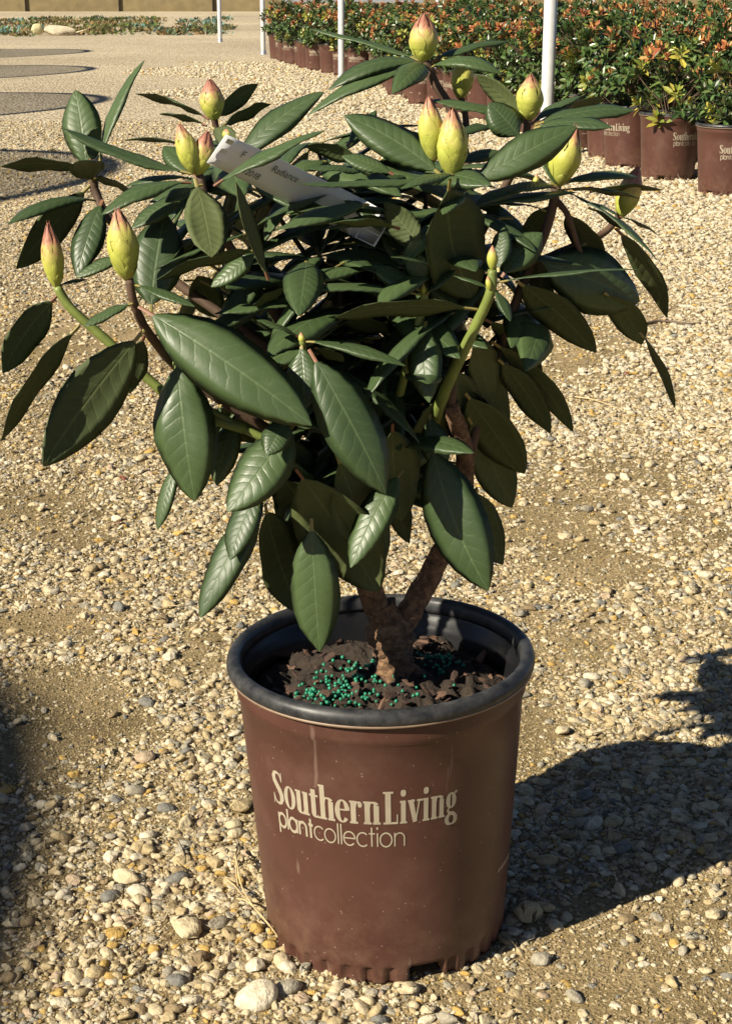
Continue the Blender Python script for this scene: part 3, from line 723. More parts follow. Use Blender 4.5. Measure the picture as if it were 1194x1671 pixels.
LEAVES = [
 # upper left whorl
 (142, 282, -.05, 123, 147, -.08, 66, 12), (160, 275, -.05, 236, 98, -.09, 44, 66), (148, 266, -.04, 161, 208, -.06, 32, 150), (142, 276, -.05, 2, 272, -.04, 46, 118),
 (152, 296, -.05, 130, 262, .03, 58, 165), (150, 292, -.05, 219, 316, -.01, 34, 112), (148, 302, -.05, 27, 438, .0, 62, 152), (156, 326, -.04, 13, 366, .03, 42, 60, .10),
 # low left yellow-green stem
 (94, 482, .05, 5, 609, .07, 64, 150), (130, 530, .05, 2, 720, .08, 50, 132), (96, 466, .05, 143, 456, .03, 16, 70),
 # left bud stem
 (226, 500, .09, 508, 694, .14, 116, 12, .05), (236, 538, .09, 71, 761, .13, 104, 164, .06), (216, 494, .09, 138, 533, .11, 28, 52), (236, 548, .07, 212, 642, .07, 46, 158),
 (222, 464, .09, 318, 500, .12, 30, 58), (206, 416, .05, 124, 453, .06, 28, 42), (168, 326, -.02, 126, 452, .02, 54, 20), (246, 512, .07, 271, 349, .03, 92, 8, .03),
 # twin buds, left
 (314, 282, .03, 104, 210, .02, 46, 66, -.05), (348, 302, .125, 530, 213, .12, 50, 68, .04), (378, 272, -.01, 528, 150, -.04, 56, 38), (318, 292, .05, 345, 420, .11, 72, 168, .08),
 (437, 456, .08, 385, 297, .09, 30, 140, -.04), (426, 407, .08, 255, 457, .11, 46, 116), (308, 316, .03, 214, 373, .05, 46, 46), (312, 297, .05, 167, 350, .08, 52, 62, .10),
 (312, 290, .02, 204, 304, .0, 38, 76), (302, 236, -.03, 204, 229, -.05, 28, 104), (322, 290, .01, 268, 238, -.02, 48, 30), (330, 300, .04, 270, 330, .06, 40, 55), (420, 410, .05, 345, 468, .06, 40, 35),
 # upper middle left bud
 (342, 194, -.08, 222, 153, -.10, 36, 106), (352, 194, -.08, 421, 137, -.10, 36, 142), (362, 206, -.07, 442, 170, -.10, 38, 122), (338, 204, -.07, 260, 186, -.08, 26, 110), (346, 208, -.06, 388, 240, -.03, 40, 165),
 # top whorl
 (686, 98, -.13, 504, 47, -.17, 32, 76, .02), (690, 104, -.13, 536, 147, -.11, 46, 56, .14), (690, 110, -.12, 503, 187, -.10, 44, 60, .10), (696, 106, -.13, 640, 153, -.06, 46, 26, .10),
 (702, 100, -.13, 831, 67, -.16, 36, 72, .05), (700, 110, -.13, 818, 121, -.10, 42, 62, .16), (692, 112, -.13, 655, 95, -.19, 34, 70), (752, 165, -.14, 690, 168, -.16, 30, 80),
 # bud in front of the tall post
 (860, 206, -.08, 776, 121, -.09, 40, 150, .06), (852, 200, -.08, 711, 166, -.08, 38, 66, .04), (850, 226, -.06, 797, 168, -.07, 62, 28), (866, 202, -.09, 946, 157, -.13, 34, 62),
 (872, 203, -.07, 1035, 180, -.08, 52, 58, .04), (880, 198, -.09, 986, 164, -.14, 42, 118), (870, 208, -.07, 999, 208, -.04, 42, 56, .06), (866, 215, -.06, 905, 300, -.02, 36, 60),
 # twin buds, middle
 (762, 302, .03, 940, 207, .01, 66, 22, .04), (722, 288, .03, 562, 188, .0, 70, 26, .03), (740, 284, .05, 654, 308, .10, 28, 50), (722, 290, .04, 486, 300, .07, 42, 74, -.03),
 (733, 292, .09, 772, 486, .02, 128, 146, .06), (692, 408, .05, 627, 330, .04, 50, 168), (748, 268, .0, 818, 248, -.02, 34, 52), (745, 220, -.04, 802, 206, -.07, 26, 52),
 (722, 242, -.02, 634, 214, -.05, 38, 118), (566, 238, -.05, 613, 180, -.08, 30, 40), (592, 262, -.02, 498, 238, -.03, 44, 130), (602, 284, .0, 504, 275, .02, 34, 74), (642, 284, .01, 558, 254, .0, 38, 42),
 (532, 262, -.02, 474, 278, .0, 34, 52), (602, 332, .07, 455, 374, .11, 44, 50, .05), (652, 372, .07, 537, 366, .11, 38, 110), (760, 310, .05, 722, 350, .09, 34, 40),
 # small whorl in the centre
 (689, 466, .05, 671, 409, .05, 48, 18), (702, 433, .06, 637, 419, .08, 20, 72), (685, 473, .05, 606, 432, .05, 44, 40), (685, 479, .05, 468, 472, .08, 42, 70, .04), (612, 438, .03, 477, 468, .06, 38, 56),
 (778, 504, .09, 546, 518, .12, 52, 122, .05), (694, 480, .05, 742, 440, .04, 34, 60), (470, 470, .05, 412, 498, .07, 34, 120), (480, 500, .04, 350, 512, .05, 40, 70), (560, 500, .02, 470, 530, .04, 36, 100),
 # low centre whorl
 (488, 549, .09, 419, 522, .10, 26, 70), (500, 556, .09, 661, 597, .12, 42, 64), (491, 560, .09, 497, 667, .11, 60, 12), (504, 570, .10, 629, 806, .13, 98, 10, .06), (694, 524, .05, 700, 657, .09, 60, 14, .08),
 (495, 560, .08, 440, 585, .08, 30, 90), (512, 566, .08, 560, 590, .06, 34, 120),
 # green stem with the small bud
 (808, 460, .08, 1040, 439, .10, 36, 84, .02), (812, 444, .07, 822, 371, .05, 40, 24), (818, 452, .06, 884, 380, .04, 58, 20), (806, 470, .08, 832, 524, .10, 24, 40), (798, 470, .08, 740, 450, .07, 30, 80),
 # right side
 (868, 424, -.02, 1043, 492, -.06, 108, 12), (984, 476, -.03, 1046, 562, -.08, 56, 150), (1043, 540, -.05, 1100, 665, -.10, 28, 120), (1004, 372, -.06, 1087, 518, -.13, 48, 140), (842, 458, .02, 972, 575, -.06, 68, 152),
 (912, 307, -.02, 1072, 425, .03, 32, 82), (915, 300, -.04, 1043, 289, -.08, 38, 66), (962, 312, -.08, 1080, 310, -.11, 32, 112), (918, 308, -.04, 1042, 324, -.06, 40, 100), (1008, 352, -.10, 1072, 382, -.10, 22, 100),
 (960, 338, -.06, 1048, 392, -.06, 32, 112), (902, 300, -.02, 772, 337, .03, 36, 58, .05), (906, 305, -.02, 832, 313, .02, 30, 56), (890, 343, -.02, 804, 334, .0, 18, 80), (1010, 354, -.11, 960, 330, -.13, 30, 80),
 (905, 330, -.03, 850, 400, -.06, 44, 140), (920, 345, -.04, 985, 430, -.09, 50, 145), (955, 395, -.06, 905, 440, -.05, 44, 100),
 # low right hanging leaves
 (790, 520, .0, 883, 616, -.07, 42, 150), (800, 556, -.0, 934, 704, -.09, 46, 148), (812, 585, .0, 897, 707, -.08, 52, 154), (790, 555, .02, 831, 686, -.06, 54, 158), (758, 640, .02, 855, 773, -.06, 80, 156),
 (762, 680, -.01, 835, 828, -.08, 78, 160), (702, 716, .05, 796, 964, .09, 106, 18, .05), (776, 796, .0, 820, 921, -.06, 58, 160), (700, 676, .04, 722, 772, .06, 52, 20), (772, 545, .04, 802, 660, -.03, 60, 150),
 (742, 600, .04, 772, 720, -.03, 70, 150), (722, 640, .03, 690, 790, -.03, 80, 150),
 # low left hanging leaves
 (288, 578, .06, 318, 818, .09, 104, 12, .06), (482, 688, .08, 371, 834, .12, 92, 22, .05), (472, 686, .10, 436, 743, .12, 50, 14), (430, 790, .07, 376, 914, .10, 60, 30), (434, 812, .06, 327, 1008, .10, 64, 26, .05),
 (290, 748, .03, 257, 864, .05, 34, 40), (390, 676, .03, 354, 792, .05, 50, 20), (432, 822, .07, 489, 1000, .01, 84, 152), (508, 846, .07, 521, 1063, .075, 84, 8, .04), (482, 764, .085, 617, 966, .045, 136, 154, .04), (455, 770, .06, 556, 936, .01, 112, 152, .05), (548, 740, .075, 628, 915, .035, 112, 154, .04), (640, 690, .07, 655, 850, .03, 90, 154, .05),
 (657, 766, .05, 572, 926, .09, 64, 20, .05), (642, 786, .02, 668, 886, -.04, 44, 150), (470, 706, .06, 500, 850, .0, 96, 150), (570, 700, .04, 530, 830, -.02, 84, 150), (360, 660, .03, 340, 720, .04, 50, 60),
 (625, 660, .03, 645, 805, -.04, 84, 150), (550, 680, .04, 606, 800, -.03, 84, 150),
]
for L in LEAVES: leaf(*L)
# ---- inner leaves: whorls through the depth of the crown, and its far side
CROWN = [(130, 300), (330, 240), (480, 232), (560, 205), (700, 180), (850, 195), (930, 235), (985, 330), (985, 450), (890, 540), (815, 690), (775, 840), (700, 830), (655, 850), (620, 905), (540, 900), (440, 850), (370, 760), (295, 680), (250, 540), (150, 400)]
GAPS = [(470, 412, 14), (622, 552, 20), (895, 370, 20), (930, 530, 24), (685, 830, 18), (200, 540, 24)]
def inside(x, y, poly):
    r = False; j = len(poly) - 1
    for i in range(len(poly)):
        (xi, yi), (xj, yj) = poly[i], poly[j]
        if (yi > y) != (yj > y) and x < (xj - xi) * (y - yi) / (yj - yi) + xi: r = not r
        j = i
    return r
rnd = random.Random(23); fill_mes = []
for k in range(8):
    Ln = .125; V, Fc, MI, UV = leaf_data((0, 0, 0), (Ln, 0, 0), Vector((0, 0, 1)), Ln * rnd.uniform(.26, .34), rnd.uniform(.03, .13), .1, 900 + k)
    fill_mes.append(new_mesh('leaf', V, Fc, LEAF_MATS, MI, True, UV))
count = 0; tries = 0
fork = [P(566, 720, .01), P(735, 664, .0), P(640, 820, -.04), P(690, 620, -.09)]
while count < 146 and tries < 6000:
    tries += 1
    px, py = rnd.uniform(130, 990), rnd.uniform(200, 860)
    q_ = rnd.random()
    if q_ < .45: px, py = rnd.gauss(610, 150), rnd.gauss(430, 110)
    elif q_ < .75: px, py = rnd.gauss(600, 95), rnd.gauss(690, 80)
    if not inside(px, py, CROWN): continue
    d = rnd.uniform(-.18, -.02) if py < 340 else rnd.uniform(-.16, .03) if py < 560 else rnd.uniform(-.10, .035)
    if px > 790: d = min(d, -.09)
    W = P(px, py, d); s = min(fork, key=lambda q: (q - W).length); out = (W - s); out.z = max(out.z, .02); out.normalize(); made = 0
    ang0 = rnd.uniform(0, 6.28)
    for k in range(6):
        a = ang0 + k * 1.047 + rnd.uniform(-.25, .25); e1 = out.orthogonal().normalized(); e2 = out.cross(e1)
        dr = (e1 * math.cos(a) + e2 * math.sin(a)) + out * rnd.uniform(-.15, .35) - Vector((0, 0, rnd.uniform(0, .45))); dr.normalize()
        Ls = rnd.uniform(.085, .14); tip = W + dr * Ls
        ok = True
        for f in (.35, .7, 1.0):
            q = project(W + dr * Ls * f)
            if not inside(q[0], q[1], CROWN) or any(math.hypot(q[0] - gx_, q[1] - gy_) < gr_ for gx_, gy_, gr_ in GAPS): ok = False
        if not ok: continue
        n = (out + Vector((0, 0, .8))); n = (n - dr * n.dot(dr)).normalized(); y = n.cross(dr)
        o = obj('leaf', rnd.choice(fill_mes), root); o.matrix_basis = Matrix.Translation(W - O) @ Matrix((dr, y, n)).transposed().to_4x4() @ Matrix.Scale(Ls / .125, 4)
        count += 1; made += 1
        if count >= 146: break
    if made:
        mid = (W + s) / 2 + Vector((0, 0, -.015))
        obj('twig', tube_mesh('twig', [s, mid, W], .0030, .0020, M['stem_brown'], 6, 4, 0, O), root)

# deeper leaves, hidden among the others
rnd = random.Random(61); iV = []; iF = []; iM = []; iU = []; made = 0
while made < 190:
    px, py = (rnd.gauss(610, 150), rnd.gauss(450, 110)) if rnd.random() < .55 else (rnd.gauss(610, 100), rnd.gauss(680, 85))
    if not inside(px, py, CROWN): continue
    W = P(px, py, rnd.uniform(-.16, .03)); a = rnd.uniform(0, 6.28); dr = Vector((math.cos(a), math.sin(a), rnd.uniform(-.9, .35))).normalized(); Ls = rnd.uniform(.085, .13)
    if not all(inside(*project(W + dr * Ls * f)[:2], CROWN) for f in (.5, 1.0)): continue
    n = Vector((rnd.uniform(-.5, .2), rnd.uniform(-.4, .3), 1)); V, Fc, MI, UV = leaf_data(W - O, W - O + dr * Ls, n, Ls * rnd.uniform(.27, .34), rnd.uniform(.03, .1), .1, 2000 + made)
    b = len(iV); iV += V; iF += [tuple(b + i for i in f) for f in Fc]; iM += MI; iU += UV; made += 1
obj('inner_leaves', new_mesh('inner_leaves', iV, iF, LEAF_MATS, iM, True, iU), root, kind='stuff')

# ---- buds
PROF = [(0, .10), (.05, .20), (.15, .33), (.3, .44), (.45, .49), (.6, .45), (.75, .33), (.87, .19), (.95, .09), (1.0, .02)]
def prof(u):
    for i in range(len(PROF) - 1):
        (a, ra), (b, rb) = PROF[i], PROF[i + 1]
        if u <= b: return ra + (rb - ra) * (u - a) / (b - a)
    return .02
cV, cF = lathe([(prof(u) * .93, u) for u in [i / 14 for i in range(15)]], 14)
core_me = new_mesh('flower_bud', cV, cF, [M['bud']]); core_pink = new_mesh('flower_bud', cV, cF, [M['bud_pink']])
def scale_mesh(u0, ln, half, m, flare):
    V = []; Fc = []; rows, cols = 7, 5
    for i in range(rows):
        f = i / (rows - 1); u = min(u0 + ln * f, 1.08); hw = half * (1 - f ** 2.2) ** .75 * (.75 + .5 * f * (1 - f) * 2) + .03
        r = prof(min(u, 1.0)) * (1.02 + .06 * math.sin(f * 3.1)) + flare * f ** 3
        for k in range(cols):
            t = k / (cols - 1) * 2 - 1; a = t * hw; rr = r * (1.03 - .05 * t * t)
            V.append((rr * math.cos(a), rr * math.sin(a), u + .012 * (1 - t * t)))
    for i in range(rows - 1):
        for k in range(cols - 1): Fc.append((i * cols + k, i * cols + k + 1, (i + 1) * cols + k + 1, (i + 1) * cols + k))
    return new_mesh('bud_scale', V, Fc, [m])
RINGS = [(0.02, .22, .85, .0, 4), (.12, .34, .75, .0, 5), (.27, .38, .68, .005, 5), (.43, .38, .65, .010, 5), (.58, .38, .60, .045, 5), (.70, .34, .6, .07, 4)]
SC = {p: [scale_mesh(u, l_, h, M[p], fl) for u, l_, h, fl, n_ in RINGS] for p in ('bud', 'bud_pink')}
def bud(tx, ty, bx, by, w, d, rosy=False, scales=True, lean=0.0):
    B, T = P(bx, by, d), P(tx, ty, d + lean); L = (T - B).length; dep = project(B)[2]; wid = w / F_PX * dep * .90
    o = obj('flower_bud', core_pink if rosy else core_me, root)
    q = (T - B).to_track_quat('Z', 'Y'); o.matrix_basis = Matrix.Translation(B - O) @ q.to_matrix().to_4x4() @ Matrix.Diagonal((wid, wid, L, 1))
    if scales:
        rr = random.Random(int(tx * 7 + ty))
        for ri, (u, l_, h, fl, n_) in enumerate(RINGS):
            a0 = rr.uniform(0, 6.28)
            for k in range(n_):
                s = obj('bud_scale', SC['bud_pink' if rosy else 'bud'][ri], o); s.rotation_euler = (0, 0, a0 + 6.283 * k / n_); f = rr.uniform(.97, 1.06); s.scale = (f, f, 1)
BUDS = [(79, 364, 93, 470, 38, .05, True), (192, 341, 209, 458, 54, .09, False), (293, 202, 318, 284, 38, .035, False), (340, 214, 322, 287, 40, .03, True), (342, 129, 350, 197, 42, -.08, True), (692, 22, 690, 102, 50, -.13, True),
        (760, 86, 750, 163, 38, -.15, False), (866, 122, 861, 198, 46, -.08, False), (699, 158, 707, 264, 43, .02, False), (738, 178, 737, 290, 54, .03, False), (939, 206, 906, 306, 52, -.03, False), (1041, 272, 1011, 355, 40, -.11, True)]
for b in BUDS: bud(*b)
for b in [(803, 400, 803, 441, 23, .08, False), (795, 450, 799, 474, 13, .085, False), (491, 542, 493, 562, 15, .09, False), (374, 206, 371, 230, 24, -.05, True), (690, 462, 691, 480, 10, .05, False), (876, 283, 872, 309, 14, -.01, False)]: bud(*b, scales=False)

# ---- tag
TAGP = [(369, 220, 338, 266, .106, .108), (392, 230, 364, 278, .100, .093), (430, 247, 402, 297, .082, .071), (500, 281, 472, 332, .042, .029), (570, 314, 541, 367, .003, -.010), (588, 323, 560, 378, -.005, -.016), (606, 333, 580, 388, .000, -.004), (641, 353, 611, 403, .020, .028)]
tV = []; tF = []
for (ax_, ay_, bx_, by_, d1, d2) in TAGP:
    a, b = P(ax_, ay_, d1), P(bx_, by_, d2)
    for f in (0, .33, .67, 1): tV.append(a.lerp(b, f))
n_ = len(TAGP)
tn = (tV[12] - tV[8]).cross(tV[11] - tV[8]).normalized(); tn = tn if tn.y < 0 else -tn
top = len(tV); tV += [v - tn * .0006 for v in tV[:top]]
for i in range(n_ - 1):
    for k in range(3):
        q = (i * 4 + k, i * 4 + k + 1, i * 4 + k + 5, i * 4 + k + 4); tF.append(q); tF.append(tuple(top + j for j in q[::-1]))
    for k in (0, 3):
        q = (i * 4 + k, (i + 1) * 4 + k, top + (i + 1) * 4 + k, top + i * 4 + k); tF.append(q)
for i in (0, n_ - 1):
    for k in range(3): tF.append((i * 4 + k, i * 4 + k + 1, top + i * 4 + k + 1, top + i * 4 + k))
tag_o0 = sum(tV[:top], Vector()) / top
tag_me = new_mesh('plant_tag', [v - tag_o0 for v in tV], tF, [M['tag']])
bm = bmesh.new(); bm.from_mesh(tag_me); bmesh.ops.recalc_face_normals(bm, faces=bm.faces[:]); bm.to_mesh(tag_me); bm.free()
plant_tag = tag(obj('plant_tag', tag_me, None, tag_o0), 'long white plastic name tag printed in black, tucked among the rhododendron leaves', 'tag')
def tag_text(body, f0, g0, size, nm):
    cu = bpy.data.curves.new(nm, 'FONT'); cu.body = body; cu.size = 1.0; to = bpy.data.objects.new(nm, cu); col.objects.link(to)
    dg = bpy.context.evaluated_depsgraph_get(); dg.update(); me = bpy.data.meshes.new_from_object(to.evaluated_get(dg)); col.objects.unlink(to); bpy.data.objects.remove(to)
    A, Bq = tV[1 * 4], tV[4 * 4]; ux = (Bq - A).normalized(); uy = -(tV[11] - tV[8]); uy = (uy - ux * uy.dot(ux)).normalized(); Ld = (Bq - A).length; hd = (tV[11] - tV[8]).length
    nn = ux.cross(uy); nn = nn if nn.dot(tn) > 0 else -nn
    for v in me.vertices: v.co = (A + ux * (f0 * Ld + v.co.x * size) - uy * (g0 * hd) + uy * (v.co.y * size) + nn * .0022) - tag_o0
    me.materials.clear(); me.materials.append(M['ink']); obj('printing', me, plant_tag)
tag_text('F', .06, .36, .0088, 'printing'); tag_text('Radiance', .33, .36, .0088, 'printing'); tag_text('/2018', .165, .74, .0080, 'printing')

# ------------------------------------------------------------------ small litter on the ground
def litter(name, pts, r0, r1, m, label, cat):
    g = [ground_at(x, y) + Vector((0, 0, z)) for x, y, z in pts]; o0 = g[0].copy(); o0.z = 0
    return tag(obj(name, tube_mesh(name, g, r0, r1, M[m], 6, 5, .15, o0), None, o0), label, cat)
litter('stick', [(1040, 534, .004), (1075, 527, .006), (1120, 531, .005), (1150, 529, .004)], .0045, .0025, 'twig', 'thin dark stick lying on the pale gravel', 'stick')
litter('straw', [(936, 650, .004), (970, 657, .006), (1008, 670, .004)], .0016, .001, 'straw', 'single pale straw lying across fine gravel right of the rhododendron', 'straw')
litter('straw', [(1145, 699, .004), (1170, 701, .006), (1200, 703, .004)], .0016, .001, 'straw', 'short tan straw on gravel far to the right of the pot', 'straw')
gr = empty('dry_grass_blade', ground_at(400, 1480)); tag(gr, 'dry pale grass blades lying against the foot of the brown pot', 'dry grass')
for pts in ([(384, 1420, .02), (388, 1450, .03), (396, 1480, .022), (420, 1505, .012), (446, 1526, .006)], [(386, 1475, .006), (405, 1492, .014), (430, 1512, .010), (452, 1532, .004)], [(370, 1440, .004), (385, 1470, .016), (400, 1488, .015)], [(392, 1400, .010), (386, 1440, .022), (390, 1475, .012)]):
    g = [ground_at(x, y) + Vector((0, 0, z)) for x, y, z in pts]
    obj('blade', tube_mesh('blade', g, .0011, .0006, M['straw'], 5, 5, 0, gr.location), gr)
for (x, y, s, lab) in ((200, 787, .012, 'small dark red dead leaf on pebbles left of the plant'), (1022, 615, .011, 'dull red scrap of dead leaf on gravel right of the plant'), (195, 860, .009, 'tiny curled brown dead leaf among grey pebbles')):
    g = ground_at(x, y); V, Fc, MI, UV = leaf_data((-s, 0, .004), (s, 0, .007), Vector((0, .2, 1)), s * .9, .25, .08, int(x)); me = new_mesh('dead_leaf', V, Fc, [M['red_leaf']], None, True, UV)
    me.polygons.foreach_set('material_index', [0] * len(me.polygons)); o = tag(obj('dead_leaf', me, None, g), lab, 'dead leaf'); o.rotation_euler = (0, 0, x)

# ------------------------------------------------------------------ bed of potted shrubs
def shrub_mesh(seed, h, rad, n_ros, palette):
    rnd = random.Random(seed); V = []; Fc = []; C = []; sV = []; sF = []
    for j in range(n_ros):
        th = rnd.uniform(0, 6.28); u = rnd.random() ** .55; zf = rnd.uniform(.02, 1.0)
        rr = rad * u * math.sqrt(max(.12, 1 - (abs(zf - .55) / .62) ** 2.2))
        tipp = Vector((rr * math.cos(th), rr * math.sin(th), h * zf * (1.04 - .22 * (rr / rad) ** 2)))
        up = Vector((tipp.x * 1.4, tipp.y * 1.4, h * .55)).normalized(); e1 = up.orthogonal().normalized(); e2 = up.cross(e1)
        young = zf > .55 and rnd.random() < palette[2]
        yel = rnd.random() < palette[3]
        base = Vector((tipp.x * .25, tipp.y * .25, max(0.0, tipp.z - rnd.uniform(.08, .16))))
        tv, tf = tube_data(catmull([base, (base + tipp) / 2 + Vector((0, 0, -.008)), tipp], 2), [.0030, .0027, .0024, .002, .0016], 4); b = len(sV); sV += tv; sF += [tuple(b + i for i in f) for f in tf]
        for layer in range(3):
            nl = 5 + (layer == 0)
            for k in range(nl):
                a = 6.283 * k / nl + layer * .5 + rnd.uniform(-.3, .3); open_ = (.35, .9, 1.25)[layer] + rnd.uniform(-.2, .2)
                d = (up * math.cos(open_) + (e1 * math.cos(a) + e2 * math.sin(a)) * math.sin(open_)).normalized()
                L = rnd.uniform(.038, .064) * (.75, 1, 1.1)[layer]; w = L * rnd.uniform(.30, .42)
                sd = d.cross(up); sd = sd.normalized() if sd.length > .01 else e1; nn = sd.cross(d)
                p0 = tipp - up * (.012 * layer); b = len(V)
                pts = [p0, p0 + d * L * .32 + sd * w * .42 + nn * .003, p0 + d * L * .32 - sd * w * .42 + nn * .003, p0 + d * L * .36 + nn * -.001, p0 + d * L * .72 + sd * w * .45, p0 + d * L * .72 - sd * w * .45, p0 + d * L * .75 - nn * .004, p0 + d * L - nn * .006]
                V += pts
                fs = [(0, 3, 1), (0, 2, 3), (1, 3, 6, 4), (2, 5, 6, 3), (4, 6, 7), (5, 7, 6)]
                Fc += [tuple(b + i for i in f) for f in fs]
                if young and layer < 2:
                    c = rnd.choice([(.34, .12, .045), (.42, .18, .065), (.28, .085, .04), (.42, .24, .075)])
                elif yel: c = rnd.choice([(.26, .27, .045), (.33, .28, .05), (.18, .22, .04)])
                else: c = rnd.choice([(.05, .095, .024), (.07, .13, .032), (.04, .075, .025), (.10, .15, .038), (.085, .095, .036)])
                f = rnd.uniform(.8, 1.2); C += [(c[0] * f, c[1] * f, c[2] * f, 1)] * 8
    me = new_mesh('foliage', V, Fc, [M['foliage']], smooth=False)
    at = me.color_attributes.new('tint', 'FLOAT_COLOR', 'POINT'); at.data.foreach_set('color', np.asarray(C, np.float32).ravel())
    st = new_mesh('stem', sV, sF, [M['stem_brown']])
    return me, st
SHR = [shrub_mesh(500 + k, h, r, n, pal) for k, (h, r, n, pal) in enumerate([
    (.36, .27, 78, (0, 0, .55, .08)), (.40, .29, 84, (0, 0, .35, .10)), (.34, .26, 70, (0, 0, .15, .14)), (.42, .30, 88, (0, 0, .65, .08)), (.37, .27, 76, (0, 0, .25, .3)), (.31, .22, 40, (0, 0, .40, .22)), (.27, .20, 30, (0, 0, .30, .30))])]
LOOK = ['bronze-red tips', 'few bronze tips', 'plain green leaves', 'dense orange tips', 'yellow-green leaves', 'loose open branches', 'sparse sprouts']
soil_bg = new_mesh('soil', [(r * math.cos(2 * math.pi * k / 24), r * math.sin(2 * math.pi * k / 24), z) for r, z in ((.118, .245), (.06, .256)) for k in range(24)] + [(0, 0, .258)],
                   [(k, (k + 1) % 24, 24 + (k + 1) % 24, 24 + k) for k in range(24)] + [(24 + k, 24 + (k + 1) % 24, 48) for k in range(24)], [M['soil']])
PS = 1.08
rnd = random.Random(77); e1 = Vector((-.19, 1, 0)).normalized(); e2 = Vector((1, .19, 0)).normalized()
A0 = Vector((1.575, 7.06, 0)); nshrub = 0
def shrub(pos, k, yaw, full, row, idx, z_s=1.0):
    global nshrub
    r = empty('potted_shrub', pos); build_pot(r, PS, yaw, (rnd.uniform(-.02, .02), rnd.uniform(-.02, .02)), full)
    if full:
        s = obj('soil', soil_bg, r); s.scale = (PS,) * 3
    me, st = SHR[k]; yw = rnd.uniform(0, 6.28); sc = rnd.uniform(.9, 1.12)
    for nm, m_, kd in (('foliage', me, 'stuff'), ('stem', st, None)):
        o = obj(nm, m_, r, (0, 0, .262), kd); o.rotation_euler = (0, 0, yw); o.scale = (sc, sc, sc * z_s)
    ORD = 'first second third fourth fifth sixth seventh eighth ninth tenth eleventh twelfth thirteenth fourteenth fifteenth sixteenth seventeenth eighteenth nineteenth twentieth'.split()
    if row == 0: lab = 'brown-potted shrub, %s, %s in the front row from the near corner' % (LOOK[k], ORD[idx] if idx < 20 else 'past twentieth')
    elif row == 1: lab = 'brown-potted shrub, %s, in the row behind the front pots' % LOOK[k]
    else: lab = 'brown-potted shrub, %s, in the %s row back from the bed front' % (LOOK[k], ORD[row])
    tag(r, lab, 'potted shrub', 'potted shrubs set out in the gravel bed')
    nshrub += 1
yaws = {0: R(21), 1: R(46), 2: R(-42)}
FRONT = {0: (A0, 6), 1: (Vector((1.42, 7.64, 0)), 5), 2: (Vector((1.325, 8.16, 0)), 2)}
row = 0
while row < 14:
    j = 0
    while j < 30:
        p = A0 + e2 * (.46 * row) + e1 * (.53 * j + (.26 if row % 2 else 0) - (.0 if row else 0)); p = p + Vector((rnd.uniform(-.04, .04), rnd.uniform(-.05, .05), 0))
        if row == 0 and j in FRONT: p = FRONT[j][0]
        elif row == 0: p = p + Vector((.26 * math.exp(-((p.y - 15.6) / 1.2) ** 2), 0, 0))
        px, py, d = project(p + Vector((0, 0, .3)))
        if p.y > 21.6: break
        if px < 1194 + 190 * 7 / d * 2 and p.y > 6.7 and not (row > 0 and p.y < 7.35 and px > 1260):
            k = FRONT[j][1] if (row == 0 and j in FRONT) else rnd.choice((0, 1, 1, 2, 3, 3, 4, 0, 5 if row == 0 else 1))
            shrub(p, k, yaws.get(j, rnd.uniform(0, 6.28)) if row == 0 else rnd.uniform(0, 6.28), row < 2, row, j)
        j += 1
    row += 1
# white stake tag in a far pot
g = at_y(484, 60, 19.4); V = []; Fc = []; box_data((0, 0, 0), (.035, .004, .10), V, Fc); tag(obj('stake_tag', new_mesh('stake_tag', V, Fc, [M['tag']], smooth=False), None, Vector((g.x, g.y, g.z))), 'small blank white stake tag in a pot at the far end of the bed', 'tag')

# ------------------------------------------------------------------ posts, bench, fence, weeds beyond
def post(x, y, r, h, label, m='white_post'):
    V, Fc = lathe([(r, -.05), (r, h)], 20); Fc.append(tuple(range(39, 19, -1))[::-1])
    o = empty('steel_post', (x, y, 0)); tag(o, label, 'post', 'steel posts along the bed')
    obj('pipe', new_mesh('pipe', V, Fc, [M[m]]), o)
    cV2, cF2 = lathe([(r, 1.55), (r + .008, 1.551), (r + .008, 1.62), (r, 1.621)], 20); obj('clamp', new_mesh('clamp', cV2, cF2, [M['steel']]), o)
    fV, fF = lathe([(r, .05), (r + .006, .049), (r + .009, -.03)], 20); obj('sleeve', new_mesh('sleeve', fV, fF, [M['steel']]), o)
    return o
post(.962, 8.72, .035, 2.6, 'thick white steel post standing nearest the lettered pots in the bed')
post(-.228, 15.4, .030, 2.6, 'white steel post beside the far corner pots of the bed')
post(-1.385, 22.4, .032, 2.6, 'thin grey steel post on open gravel just past the bed corner')
p4 = post(-2.42, 27.6, .034, 2.6, 'farthest grey steel post, with a small dark box on it')
V = []; Fc = []; box_data((.12, .05, .78), (.10, .08, .14), V, Fc); obj('box', new_mesh('box', V, Fc, [simple('dark_purple_box', (.09, .06, .11), .5, .2)], smooth=False), p4)
post(1.24, 29.0, .033, 2.6, 'slim white post rising from behind the middle of the shrubs'); post(4.0, 29.5, .04, 2.6, 'white post rising behind the orange bronze shrubs'); post(-.26, 31.5, .033, 2.6, 'faint white post behind the metal bench')
bn = empty('metal_bench', (-.2, 27.5, 0)); tag(bn, 'long low galvanised metal bench standing behind the shrub bed', 'bench')
def bar(name, a, b, r, parent, m='steel', sides=8):
    V, Fc = tube_data([Vector(a), Vector(b)], [r, r], sides); return obj(name, new_mesh(name, V, Fc, [M[m]]), parent)
V = []; Fc = []; box_data((-.0, 0, .66), (2.25, .9, .065), V, Fc); obj('bench_top', new_mesh('bench_top', V, Fc, [M['steel']], smooth=False), bn)
for x in (-1.0, -.15, 1.0):
    for y in (-.4, .4): bar('leg', (x, y, 0), (x, y, .63), .022, bn)
